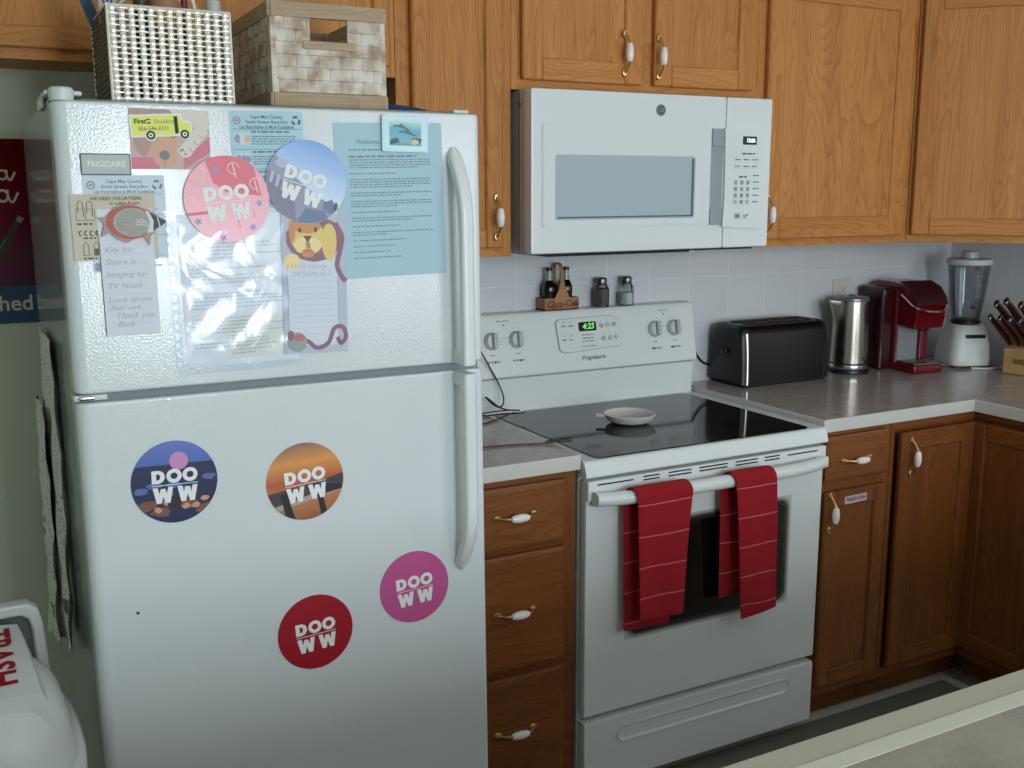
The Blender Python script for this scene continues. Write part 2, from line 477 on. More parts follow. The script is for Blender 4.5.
wall_cabinet(-.0165, .7645, 1.771, ZT, 'short oak cabinet with two doors directly above the microwave',
             [(.008, .363, 1.795, 2.11, .304, 1.872, .055), (.403, .737, 1.795, 2.11, .411, 1.868, .055)],
             [(-.0165, .03), (.345, .42), (.72, .7645)], [(-.0165, .7645, 1.771, 1.815), (-.0165, .7645, 2.09, ZT)])
wall_cabinet(.765, 1.396, 1.361, ZT, 'wide oak cabinet with a single large door right of the microwave',
             [(.792, 1.358, 1.384, 2.11, .803, 1.455, .062)],
             [(.765, .81), (1.34, 1.396)], [(.765, 1.396, 1.361, 1.40), (.765, 1.396, 2.09, ZT)])
# diagonal corner wall cabinet
r = thing('wall_cabinet', 'oak cabinet set diagonally across the right corner above the blender', 'cabinet', (1.397, -.3205, 1.361))
Mi = T(-1.397, .3205, -1.361)
b = MB().slab([(1.3985, -.002), (1.998, -.002), (1.998, -.60), (1.70, -.60), (1.412, -.312), (1.3985, -.29)], 1.373, ZT)
o = b.build('carcass', OV, r); o.data.transform(Mi)
Rd = RZ(-pi/4)
f = MB(); frame_face(f, 0, .41, 0, ZT-1.361, 0, dict(st=[(.0, .045), (.365, .41)], rl=[(0, .41, 0, .04), (0, .41, .73, ZT-1.361)]))
o = f.build('face_frame', [OV, OH], r, Rd @ T(.0, 0, 0))
d = cab_door(MB(), .012, .392, .023, .749, -.0205, .052)
o = d.build('door', [OV, OH], r, Rd)
h = add_pull(o, .37, .09, -.0205)

# base cabinets
YL = -.634
def base_parts(r, loc):
    return T(-loc[0], -loc[1], -loc[2])
def drawer_front(mb, x0, x1, z0, z1, yf, th=.019, mat=1):
    mb.box((x0, yf+.006, z0), (x1, yf+th, z1), mat)
    # bevelled slab edge
    i = .012
    a = [(x0, yf+.006, z0), (x1, yf+.006, z0), (x1, yf+.006, z1), (x0, yf+.006, z1)]
    c = [(x0+i, yf, z0+i), (x1-i, yf, z0+i), (x1-i, yf, z1-i), (x0+i, yf, z1-i)]
    mb.raw(a+c, [(0, 1, 5, 4), (1, 2, 6, 5), (2, 3, 7, 6), (3, 0, 4, 7), (4, 5, 6, 7)], mat)
    return mb
loc = (-.18, -.3, 0)
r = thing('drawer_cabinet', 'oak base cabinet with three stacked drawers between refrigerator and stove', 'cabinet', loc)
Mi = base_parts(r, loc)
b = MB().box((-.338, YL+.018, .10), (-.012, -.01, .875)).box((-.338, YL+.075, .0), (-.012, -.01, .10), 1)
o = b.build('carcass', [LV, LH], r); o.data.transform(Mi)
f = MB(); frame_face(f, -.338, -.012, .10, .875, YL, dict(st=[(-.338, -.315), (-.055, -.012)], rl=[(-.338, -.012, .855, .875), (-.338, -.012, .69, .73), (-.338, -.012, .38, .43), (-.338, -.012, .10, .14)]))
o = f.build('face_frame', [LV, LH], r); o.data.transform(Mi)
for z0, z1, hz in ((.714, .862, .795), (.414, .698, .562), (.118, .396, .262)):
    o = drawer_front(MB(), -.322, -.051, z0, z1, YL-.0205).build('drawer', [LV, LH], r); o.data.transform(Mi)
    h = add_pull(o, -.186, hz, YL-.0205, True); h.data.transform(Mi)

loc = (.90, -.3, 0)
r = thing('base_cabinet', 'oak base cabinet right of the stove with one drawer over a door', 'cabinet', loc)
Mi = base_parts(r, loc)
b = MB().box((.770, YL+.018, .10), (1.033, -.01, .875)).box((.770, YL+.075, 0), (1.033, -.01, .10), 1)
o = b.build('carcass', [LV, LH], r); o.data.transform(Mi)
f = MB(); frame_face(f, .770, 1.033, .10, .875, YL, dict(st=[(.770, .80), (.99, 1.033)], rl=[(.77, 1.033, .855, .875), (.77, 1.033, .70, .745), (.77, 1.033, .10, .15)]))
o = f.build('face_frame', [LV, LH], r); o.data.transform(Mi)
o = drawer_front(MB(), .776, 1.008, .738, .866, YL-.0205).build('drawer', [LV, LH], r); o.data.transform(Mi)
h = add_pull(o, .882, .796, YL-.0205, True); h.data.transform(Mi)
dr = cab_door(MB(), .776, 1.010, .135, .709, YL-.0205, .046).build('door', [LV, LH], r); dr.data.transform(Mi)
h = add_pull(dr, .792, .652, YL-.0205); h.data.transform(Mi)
STK = paint('label_tape', (200, 178, 186), .6)
lab = MB().box((-.0415, -.0006, -.011), (.0415, 0, .011)).text('TRASH CAN', .0135, 0, 0, -.0009, 1, bold=.03).build('label_sticker', [STK, INKB])
tag(lab, 'pale pink strip label stuck on the oak door right of the stove', 'sticker', loc=(.890, YL-.0207, .680), rot=(0, radians(-1), 0))

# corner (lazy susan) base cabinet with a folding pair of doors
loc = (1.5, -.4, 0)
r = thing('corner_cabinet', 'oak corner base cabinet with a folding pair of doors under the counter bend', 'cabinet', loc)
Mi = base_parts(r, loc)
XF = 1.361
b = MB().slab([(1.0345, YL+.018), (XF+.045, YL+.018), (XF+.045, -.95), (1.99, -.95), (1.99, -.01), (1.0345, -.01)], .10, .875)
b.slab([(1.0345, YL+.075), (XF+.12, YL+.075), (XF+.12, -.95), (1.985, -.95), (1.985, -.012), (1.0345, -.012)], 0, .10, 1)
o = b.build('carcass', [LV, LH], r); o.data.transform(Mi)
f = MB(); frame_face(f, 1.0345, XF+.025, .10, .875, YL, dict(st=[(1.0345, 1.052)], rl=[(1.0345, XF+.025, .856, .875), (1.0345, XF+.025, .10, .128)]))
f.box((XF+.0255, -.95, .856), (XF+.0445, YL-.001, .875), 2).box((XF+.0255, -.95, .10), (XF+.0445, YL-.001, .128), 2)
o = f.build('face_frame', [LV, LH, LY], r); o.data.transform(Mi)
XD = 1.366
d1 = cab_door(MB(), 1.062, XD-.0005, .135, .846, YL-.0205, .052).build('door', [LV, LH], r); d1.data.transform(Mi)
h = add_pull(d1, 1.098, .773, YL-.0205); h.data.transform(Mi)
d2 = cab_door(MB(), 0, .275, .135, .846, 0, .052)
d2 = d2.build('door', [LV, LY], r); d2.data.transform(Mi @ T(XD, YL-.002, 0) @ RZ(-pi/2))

# ------------------------------------------------------------------ countertops
def counter(name, poly, label):
    mb = MB(); mb.slab(poly, .8765, .914, 0)
    o = mb.build(name, [COUNTER, CEDGE])
    for pf in o.data.polygons:
        if abs(pf.normal.z) < .5: pf.material_index = 1
    md = o.modifiers.new('b', 'BEVEL'); md.width = .003; md.segments = 2; md.limit_method = 'ANGLE'
    tag(o, label, 'countertop'); return o
counter('countertop', [(-.340, -.646), (-.004, -.646), (-.004, -.009), (-.340, -.009)], 'small beige countertop between refrigerator and stove')
counter('countertop', [(.767, -.646), (XF, -.646), (XF, -.96), (1.991, -.96), (1.991, -.009), (.767, -.009)], 'L shaped beige countertop carrying the toaster and coffee maker')

# peninsula at the lower right
loc = (.2, -2.2, 0)
r = thing('peninsula_counter', 'pale stone topped peninsula counter in the lower right foreground', 'counter', loc)
Mi = T(-loc[0], -loc[1], 0)
o = MB().box((-1.5, -2.40, .0), (1.4, -1.96, .872)).build('cabinet_body', LV, r); o.data.transform(Mi)
mb = MB().box((-1.56, -2.47, .874), (1.6, -1.931, .9135), 0)
o = mb.build('counter_top', PENTOP, r); o.data.transform(Mi)
mb = MB().box((-1.56, -1.9305, .872), (1.6, -1.866, .913), 0, .003)
o = mb.build('edge_rim', PENRIM, r); o.data.transform(Mi)
mb = MB().box((-1.56, -1.9305, .912), (1.6, -1.906, .9140), 0, .0004)
o = mb.build('edge_bead', PENBEAD, r); o.data.transform(Mi)

# kitchen rug
RUGD = paint('rug_dark', (104, 106, 92), .95, bump=.5, bscale=500); RUGL = paint('rug_border', (186, 184, 168), .95, bump=.5, bscale=500)
mb = MB().box((.25, -1.15, .001), (1.40, -.575, .008), 1, .003)
mb.box((.29, -1.11, .0015), (1.362, -.612, .0088), 0, .002)
tag(mb.build('floor_rug', [RUGD, RUGL]), 'dark kitchen mat with a pale border on the floor by the corner cabinet', 'rug', loc=(0, 0, 0))

# ------------------------------------------------------------------ range
loc = (.381, -.33, 0)
rg = thing('electric_range', 'white electric stove with a black glass cooktop and two red towels on its door', 'stove', loc)
Mi = T(-loc[0], -loc[1], 0)
def P_(mb, name, mats, parent=rg, **k):
    o = mb.build(name, mats, parent, **k); o.data.transform(Mi); return o
P_(MB().box((.002, -.625, .03), (.760, -.03, .856), bev=.004).box((.03, -.56, 0), (.73, -.06, .04)), 'body', WHITE)
# cooktop frame: rounded front lip
prof = [(-.03, .856), (-.660, .856), (-.6655, .860), (-.665, .868), (-.657, .889), (-.6525, .895), (-.646, .8975), (-.03, .8975)]
mb = MB().loft([[(x, y, z) for y, z in prof] for x in (-.001, .003)]+[[(x, y, z) for y, z in prof] for x in (.759, .763)])
P_(mb, 'cooktop_frame', WHITE)
mb = MB().slab(rrect(.040, -.6445, .716, -.098, .018), .8972, .9002)
P_(mb, 'cooktop_glass', COOK)
# back guard
lo = [(-.075, .897), (-.079, .995), (-.010, .995), (-.010, .897)]
hi = [(-.089, 1.002), (-.092, 1.010), (-.060, 1.168), (-.052, 1.178), (-.040, 1.181), (-.004, 1.181), (-.004, 1.002)]
mb = MB().loft([[(x, y, z) for y, z in lo] for x in (.004, .758)]).loft([[(x, y, z) for y, z in hi] for x in (.000, .762)])
mb.box((.004, -.076, .994), (.758, -.02, 1.003), 1)
P_(mb, 'control_panel', [WHITE, GREYP])
# frame of the sloped control face: local x right, z up, -y out
th_ = atan2(.032, .158)
CF = T(0, -.0922, 1.010) @ RX(-th_)
def cf(name, mb, mats, parent=rg):
    o = mb.build(name, mats, parent); o.data.transform(Mi @ CF); return o
for kx in (.052, .132, .613, .685):
    mb = MB()
    if kx == .132: mb.disc(.093, .142, .003, .003, -.0006, 0, 10).words(.070, .11, .153, .003, -.0005, 0)
    if kx == .613: mb.disc(.650, .142, .003, .003, -.0006, 0, 10).words(.63, .665, .153, .003, -.0005, 0)
    for a in range(10):
        an = radians(-50+a*31)
        mb.quad(kx+.034*cos(an)-.0018, .098+.034*sin(an)-.0008, kx+.034*cos(an)+.0018, .098+.034*sin(an)+.0008, -.0005, 0)
    mb.words(kx-.008, kx+.01, .058, .003, -.0005, 0)
    for q in range(4): mb.quad(kx-.018+q*.010, .036, kx-.011+q*.010, .0415, -.0005, 0)
    mb.disc(kx+(.006 if kx < .4 else -.01), .038, .0035, .0035, -.0007, 1, 10)
    cf('dial_marks', mb, [PENCIL, DKGREY])
mb = MB().text('Frigidaire', .017, .383, .028, -.0006, 1, bold=.01, shear=.35, sx=1.3)
cf('maker_lettering', mb, [PENCIL, DKGREY])
mb = MB()
out = [(.262, .138), (.275, .147), (.44, .150), (.462, .147), (.478, .136), (.489, .065), (.480, .055), (.30, .046), (.277, .049), (.268, .058)]
mb.prism([(x, z) for x, z in out], 0, -.003, 1)
mb.prism([(.378+(x-.378)*.985, .098+(z-.098)*.965) for x, z in out], 0, -.0042, 0)
for (x, z) in [(.288, .125), (.312, .125), (.288, .085), (.312, .085)]:
    mb.disc(x, z+.012, .0025, .0025, -.0046, 2, 8); mb.words(x-.008, x+.010, z, .004, -.0046, 2)
for (x, z) in [(.418, .120), (.440, .122), (.462, .122), (.422, .082), (.446, .082), (.466, .084)]:
    mb.ring(x, z, .0075, .0055, -.0046, 2, 14); mb.words(x-.005, x+.006, z, .004, -.0046, 2); mb.disc(x, z+.014, .0015, .0015, -.0046, 2, 6)
for z in (.096, .086, .077): mb.words(.348, .39, z, .0035, -.0046, 2)
mb.words(.345, .40, .062, .003, -.0046, 2)
ov = cf('oven_control', mb, [WHITEP, GREYP, PENCIL])
LCD = paint('display_black', (10, 14, 12), .2); LCDG = paint('clock_digits', (120, 255, 110), .5, emit=(130, 255, 110), est=.4)
mb = MB().prism(rrect(.339, .107, .399, .134, .003), -.004, -.0065, 0)
mb.text('4:25', .024, .371, .1205, -.0069, 1, bold=.02, shear=.2)
cf('clock_display', mb, [LCD, LCDG], ov)
KN = paint('knob_white', (214, 218, 218), .3)
for kx in (.052, .132, .613, .685):
    mb = MB().lathe([(.0235, 0), (.0235, .004), (.0215, .013), (.0195, .016), (.0001, .0165)], 0, 28, T(kx, 0, .098) @ RX(pi/2))
    mb.lathe([(.0255, 0), (.0255, .0025), (.0236, .003)], 1, 28, T(kx, 0, .098) @ RX(pi/2))
    mb.box((kx-.0065, -.030, .098-.0215), (kx+.0065, -.014, .098+.0215), 2, .004)
    cf('knob', mb, [KN, GREYP, paint('knob_grip', (176, 182, 184), .35)])
# oven door
YD = -.660
mb = MB().box((.003, YD+.002, .243), (.759, -.625, .846), bev=.006)
mb.box((.0036, YD-.006, .800), (.7584, -.632, .850), bev=.004)
od = P_(mb, 'oven_door', WHITE)
mb = MB()
for i, (a, b_) in enumerate([(.029, .132), (.161, .209), (.236, .306), (.331, .42), (.446, .519), (.542, .593), (.621, .726)]):
    if i in (0, 6): mb.box((a, YD-.0066, .838), (b_, YD-.005, .8415))
    else:
        mb.box((a, YD-.0066, .8415), (b_, YD-.005, .845)); mb.box((a, YD-.0066, .833), (b_, YD-.005, .8365))
P_(mb, 'vent_slots', BLACKM, od)
m, t, p = mat_new('oven_window_glass')
tc = nd(t, 'ShaderNodeTexCoord'); sx = nd(t, 'ShaderNodeSeparateXYZ'); t.links.new(tc.outputs['Generated'], sx.inputs[0])
def edge(o, w):
    a = mth(t, 'MINIMUM', o, mth(t, 'SUBTRACT', 1.0, o)); return mth(t, 'MINIMUM', mth(t, 'DIVIDE', a, w), 1.0)
f = mth(t, 'MULTIPLY', edge(sx.outputs[0], .07), edge(sx.outputs[2], .11))
t.links.new(ramp(t, f, [(.0, (206, 210, 210)), (.38, (60, 58, 54)), (.8, (12, 11, 10))]), p.inputs['Base Color'])
p.inputs['Roughness'].default_value = .12
P_(MB().quad(.118, .425, .650, .728, YD+.0014), 'window', m, od)
# bowed towel-bar handle
sec = [(.017*sin(2*pi*i/20), .0185*cos(2*pi*i/20)) for i in range(20)]
rings = []
for i in range(25):
    x = .012+.714*i/24; u = abs(2*i/24-1); yb = -.708+.024*max(0, (u-.6)/.4)**2
    sc_ = 1.0
    rings.append([(x, yb+a*(1 if a < 0 else 1), .8110+b_*.92) for a, b_ in sec])
mb = MB().loft(rings)
for x in (.014, .712): mb.box((x, -.69, .797), (x+.034, -.664, .826), 0, .004)
P_(mb, 'handle', WHITE, od)
# storage drawer
mb = MB().box((.004, YD, .05), (.758, -.625, .228), bev=.006)
sd = P_(mb, 'storage_drawer', WHITE)
mb = MB()
n = 28; cx_, cz_, hw, hh = .384, .178, .283, .020
o1 = rrect(cx_-hw, cz_-hh, cx_+hw, cz_+hh, .0199, 8); o2 = [(cx_+(x-cx_)*.985, cz_+(z-cz_)*.7) for x, z in o1]
mb.loft([[(x, YD-.0005, z) for x, z in o1], [(x, YD-.004, z) for x, z in o1], [(x, YD-.0005, z) for x, z in o2]], cap=False)
mb.flat(o2, YD-.0006)
P_(mb, 'pull_recess', WHITE, sd)

# red towels
TS = paint('towel_stitch', (226, 190, 190), .9)
def towel(label, xf, xb, zf, zb, xo):
    """xf: front (top x0,x1, bottom x0,x1); xb the same for the back flap"""
    path = []
    R = .0210; yc = -.7075; zc = .8110
    L1 = zc-zb; L2 = zc-zf
    for i in range(20): path.append(('b', i/20, yc+R-.003*(1-i/20), zb+L1*i/20))
    for i in range(9):
        a = pi*i/8; path.append(('t', i/8, yc+R*cos(a), zc+R*sin(a)*1.02))
    for i in range(1, 31): path.append(('f', i/30, yc-R-.004*i/30, zc-L2*i/30))
    nx = 14; v = []; f = []; mats = []
    for k, (w, u, y, z) in enumerate(path):
        if w == 'b': g = [xb[2]+(xb[0]-xb[2])*u, xb[3]+(xb[1]-xb[3])*u]
        elif w == 't': g = [xb[0]+(xf[0]-xb[0])*u, xb[1]+(xf[1]-xb[1])*u]
        else:
            uu = u**.8; g = [xf[0]+(xf[2]-xf[0])*uu, xf[1]+(xf[3]-xf[1])*uu]
        for j in range(nx+1):
            s_ = j/nx
            wob = .0035*sin(s_*7+xo*3+z*9)*min(1, abs(zc-z)*6) if w != 't' else 0
            droop = 0
            if w != 't': droop = .012*(s_-.5)*(1 if xo else -.6)*(1-(z-min(zf, zb))/.4)
            v.append((g[0]+(g[1]-g[0])*s_, y+(wob*(.5 if w == 'f' else .3))-.002*abs(s_-.5), z+droop))
    for k in range(len(path)-1):
        for j in range(nx):
            a = k*(nx+1)+j; f.append((a, a+1, a+nx+2, a+nx+1))
    mb = MB().raw(v, f)
    o = mb.build('hanging_towel', [TR, TS], None, smooth=80)
    return tag_towel(o, label, path, nx)
def tag_towel(o, label, path, nx):
    tag(o, label, 'towel', 'red striped towels hung on the oven handle')
    md = o.modifiers.new('t', 'SOLIDIFY'); md.thickness = .004; md.offset = 1
    md2 = o.modifiers.new('s', 'SUBSURF'); md2.levels = md2.render_levels = 1
    return o
m, t, p = mat_new('towel_striped')
tc = nd(t, 'ShaderNodeTexCoord'); sx = nd(t, 'ShaderNodeSeparateXYZ'); t.links.new(tc.outputs['Object'], sx.inputs[0])
n = nd(t, 'ShaderNodeTexNoise'); n.inputs['Scale'].default_value = 10; t.links.new(tc.outputs['Object'], n.inputs['Vector'])
zz = mth(t, 'ADD', sx.outputs[2], mth(t, 'MULTIPLY', n.outputs['Fac'], .012))
fr = mth(t, 'FRACT', mth(t, 'DIVIDE', mth(t, 'SUBTRACT', zz, .800), .0775))
ln = mth(t, 'LESS_THAN', fr, .024)
dsh = mth(t, 'GREATER_THAN', mth(t, 'FRACT', mth(t, 'MULTIPLY', sx.outputs[0], 200)), .25)
fac = mth(t, 'MULTIPLY', ln, dsh)
mx = nd(t, 'ShaderNodeMix', data_type='RGBA'); t.links.new(fac, mx.inputs[0])
mx.inputs[6].default_value = srgb(150, 8, 24); mx.inputs[7].default_value = srgb(214, 150, 150)
t.links.new(mx.outputs[2], p.inputs['Base Color']); p.inputs['Roughness'].default_value = .95
TR = m
towel('red white-striped towel on the left of the oven handle, its back flap showing lower', (.100, .264, .108, .238), (.090, .252, .094, .232), .505, .462, 0)
towel('red white-striped towel on the right of the oven handle with a slanting lower hem', (.394, .528, .424, .542), (.382, .516, .388, .50), .452, .498, 1)

# small white dish on the cooktop
DISH = paint('dish_glaze', (214, 212, 208), .3)
mb = MB().lathe([(.0001, .004), (.034, .0045), (.058, .012), (.0685, .0255), (.0705, .027), (.072, .0255), (.062, .009), (.044, .001), (.0001, .0008)], 0, 40)
mb.box((-.092, -.016, .019), (-.064, .016, .0235), 0, .002)
tag(mb.build('spoon_rest', DISH), 'small round white dish resting on the black glass cooktop', 'dish', loc=(.325, -.365, .9004), rot=(0, 0, radians(-28)))

# ------------------------------------------------------------------ microwave
loc = (.381, -.2, 1.368)
mwv = thing('microwave_oven', 'white over-the-range microwave mounted above the stove', 'microwave', loc)
Mi = T(-loc[0], -loc[1], -loc[2])
def P_(mb, name, mats, parent=mwv, **k):
    o = mb.build(name, mats, parent, **k); o.data.transform(Mi); return o
MWSIDE = paint('microwave_case', (206, 200, 198), .5)
mb = MB().box((.001, -.352, 1.369), (.761, -.01, 1.769), bev=.003).box((-.0006, -.333, 1.374), (.001, -.331, 1.766), 1)
mb.lathe([(.004, 0), (.004, .002), (.001, .003)], 1, 12, T(0, -.338, 1.735) @ RY(-pi/2))
P_(mb, 'case', [MWSIDE, DKGREY])
mb = MB().box((.05, -.385, 1.360), (.50, -.05, 1.3685), bev=.004).box((.53, -.37, 1.362), (.73, -.06, 1.3685), bev=.003)
P_(mb, 'vent_grille', paint('vent_charcoal', (26, 34, 52), .4))
YM = -.397
mb = MB().box((.0, YM+.002, 1.368), (.601, -.353, 1.771), bev=.006)
# raised door field with rounded corners
mb.prism(rrect(.030, 1.432, .60, 1.690, .012), YM+.003, YM-.0006, 0)
mb.prism(rrect(.034, 1.436, .60, 1.686, .010), YM, YM-.0016, 0)
md_ = P_(mb, 'door', MWWHITE)
mb = MB().box((.6025, YM+.002, 1.368), (.762, -.353, 1.771), bev=.006)
cp = P_(mb, 'control_side', MWWHITE)
m, t, p = mat_new('microwave_screen')
p.inputs['Base Color'].default_value = srgb(180, 192, 200); p.inputs['Roughness'].default_value = .10
mb = MB().prism(rrect(.066, 1.452, .498, 1.613, .008), YM-.001, YM-.0022, 0)
mb.quad(.486, 1.458, .494, 1.607, YM-.0024, 1).quad(.072, 1.456, .492, 1.460, YM-.0024, 1)
P_(mb, 'window', [m, paint('window_frit', (86, 98, 110), .3)], md_)
# recessed grip channel
GR = paint('grip_grey', (150, 158, 164), .4)
mb = MB().quad(.549, 1.432, .590, 1.687, YM-.0018, 0)
mb.box((.551, YM-.006, 1.640), (.590, YM, 1.686), 0, .002).box((.549, YM-.006, 1.432), (.590, YM, 1.475), 0, .002)
P_(mb, 'grip_channel', GR, md_)
mb = MB()
o1 = [(.589, 1.427), (.734, 1.418), (.735, 1.683), (.589, 1.688), (.592, 1.60), (.593, 1.50)]
mb.prism(o1, YM+.002, YM-.010, 0)
pn = P_(mb, 'control_panel', MWWHITE, cp)
mb = MB(); y = YM-.0106
mb.words(.648, .694, 1.622, .004, y, 0)
for i, z in enumerate((1.606, 1.588)):
    for x in (.634, .664, .694): mb.ring(x, z, .009, .0085, y, 1, 4, a0=pi/4, a1=pi/4+2*pi, sx=1.5); mb.words(x-.009, x+.010, z, .0028, y, 0)
mb.words(.640, .668, 1.560, .004, y, 0)
P_(mb, 'function_keys', [INK, paint('key_grey', (176, 184, 190), .5)], cp)
mb = MB()
num = ['1', '2', '3', '4', '5', '6', '7', '8', '9', '', '0', '']
for i in range(12):
    x = .630+(i % 3)*.021; z = 1.545-(i//3)*.0175
    mb.quad(x-.006, z-.006, x+.006, z+.006, y, 1)
    if num[i]: mb.text(num[i], .012, x, z, y-.0003, 0, bold=.02)
P_(mb, 'number_keys', [INK, paint('key_grey', (176, 184, 190), .5)], cp)
mb = MB()
for i in range(5): mb.words(.690, .710, 1.564-i*.0178, .003, y, 0)
P_(mb, 'side_keys', [INK, paint('key_grey', (176, 184, 190), .5)], cp)
mb = MB()
mb.quad(.629, 1.447, .649, 1.463, y, 1).words(.631, .648, 1.455, .004, y-.0003, 0).words(.66, .678, 1.457, .003, y, 0).words(.66, .674, 1.451, .003, y, 0)
P_(mb, 'start_keys', [INK, paint('key_grey', (176, 184, 190), .5)], cp)
mb = MB().prism(rrect(.650, 1.646, .698, 1.668, .002), YM-.0101, YM-.0112, 0)
mb.text('12:26', .0135, .677, 1.657, YM-.0116, 1, bold=.04)
P_(mb, 'clock_display', [paint('display_dark', (40, 46, 52), .2), paint('display_digits', (240, 248, 255), .5, emit=(235, 245, 255), est=1.2)], cp)
mb = MB().lathe([(.0145, 0), (.0145, .0015), (.0130, .0022), (.0001, .0022)], 0, 28, T(.384, YM+.002, 1.729) @ RX(pi/2))
mb.ring(.384, 1.729, .0122, .0112, YM-.0006, 1, 28)
mb.text('G', .0135, .3805, 1.7293, YM-.0006, 1, shear=.3).text('E', .0135, .3878, 1.7293, YM-.0006, 1, shear=.3)
P_(mb, 'round_emblem', [paint('emblem_grey', (84, 92, 98), .35), GREYP], md_)

# ------------------------------------------------------------------ refrigerator (leans back a touch)
FX, TL = -1.1094, .0188
TA = -math.asin(TL)
FY0 = -.8387-.9*TL
fr_ = thing('refrigerator', 'white top-freezer refrigerator covered with papers and round magnets', 'refrigerator', (FX, FY0, 0), (TA, 0, 0))
FM = T(FX, FY0, 0) @ RX(TA)
FWD = .757
mb = MB().box((.0, .068, .045), (FWD, .742, 1.681), bev=.006).box((.02, .10, .02), (FWD-.02, .70, .05))
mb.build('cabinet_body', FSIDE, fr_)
def fdoor(z0, z1):
    # plan outline with softly rounded front edges
    o = [(0, .060)]
    o += [(0, .022)] + [(.022-.022*cos(a), .022-.022*sin(a)) for a in [pi/2*i/7 for i in range(1, 8)]]
    o += [(FWD-.012+.012*sin(a), .012-.012*cos(a)) for a in [pi/2*i/7 for i in range(0, 8)]] + [(FWD, .060)]
    cx_, cy_ = FWD/2, .03
    def sh(k, z): return [(x+(-k if x > cx_ else k), y+(k if y < .02 else 0), z) for x, y in o]
    return MB().loft([sh(.005, z0), sh(.0015, z0+.0015), sh(0, z0+.005), sh(0, z1-.005), sh(.0015, z1-.0015), sh(.005, z1)])
fz = fdoor(1.193, 1.671).build('freezer_door', FRIDGE, fr_, smooth=50)
fd = fdoor(.10, 1.1785).build('refrigerator_door', FRIDGE, fr_, smooth=50)
MB().box((.012, .05, .11), (FWD-.012, .069, 1.17)).box((.012, .05, 1.20), (FWD-.012, .069, 1.66)).box((.01, .020, 1.168), (FWD-.01, .064, 1.20)).build('door_gasket', GASKET, fr_)
MB().disc(.0724, .7989, .003, .003, -.0004, 0, 10).build('scuff_mark', DKGREY, fd)
# hinge covers
HW = paint('hinge_white', (206, 212, 212), .35)
mb = MB().box((-.006, .045, 1.6825), (.052, .20, 1.6905), bev=.003)
mb.lathe([(.019, 1.6725), (.019, 1.691), (.016, 1.694), (.0001, 1.694)], 0, 24, T(.019, .036, 0))
mb.box((-.006, .11, 1.668), (-.0008, .20, 1.6905), bev=.002)
mb.build('hinge_cover', HW, fr_)
MB().box((FWD-.045, .02, 1.6725), (FWD-.012, .06, 1.680), bev=.003).build('hinge_cap', HW, fr_)
mb = MB().box((-.002, .012, 1.180), (.052, .06, 1.191), 0, .003).box((.006, .004, 1.1825), (.030, .02, 1.189), 1, .002)
mb.build('middle_hinge', [HW, CHROME], fr_)
# handles: arched strips near the free edge
def fhandle(zfree, zmid, name, parent):
    n = 26; rings = []
    for i in range(n+1):
        u = i/n; z = zfree+(zmid-zfree)*u
        d = .052*min(1, sin(min(1, u/.30)*pi/2)**.9)
        th = .016+.006*(1-min(1, u/.3))
        xc = .6995+.004*min(1, u/.35); w = .0145*sqrt(min(1, .12+u/.035))
        yo = -d-.004; yi = min(-.0, yo+th)
        rings.append([(xc-w, yi, z), (xc-w, yo+.005, z), (xc-w*.8, yo+.001, z), (xc-w*.4, yo, z), (xc+w*.3, yo+.001, z), (xc+w*.75, yo+.005, z), (xc+w, yo+.010, z), (xc+w, yi, z)])
    mb = MB().loft(rings)
    s = 1 if zmid > zfree else -1
    zb = zmid-s*.026
    mb.box((.690, -.044, min(zb, zmid)), (.716, .004, max(zb, zmid)), 0, .002)
    return mb.build(name, WHITE, parent, smooth=60)
fhandle(1.609, 1.194, 'handle', fz)
fhandle(.768, 1.1775, 'handle', fd)
BADGE = paint('badge_silver', (190, 194, 196), .3, .3); BADGEF = paint('badge_face', (186, 190, 192), .55)
mb = MB().prism(rrect(.036, 1.5535, .1135, 1.588, .002), 0, -.002, 0).prism(rrect(.0378, 1.5553, .1117, 1.5862, .001), 0, -.0023, 1)
mb.text('FRIGIDAIRE', .0135, .0757, 1.5708, -.0026, 2, bold=.012, sx=.86)
bd = mb.build('name_plate', [DKGREY, BADGEF, LETW], fz)

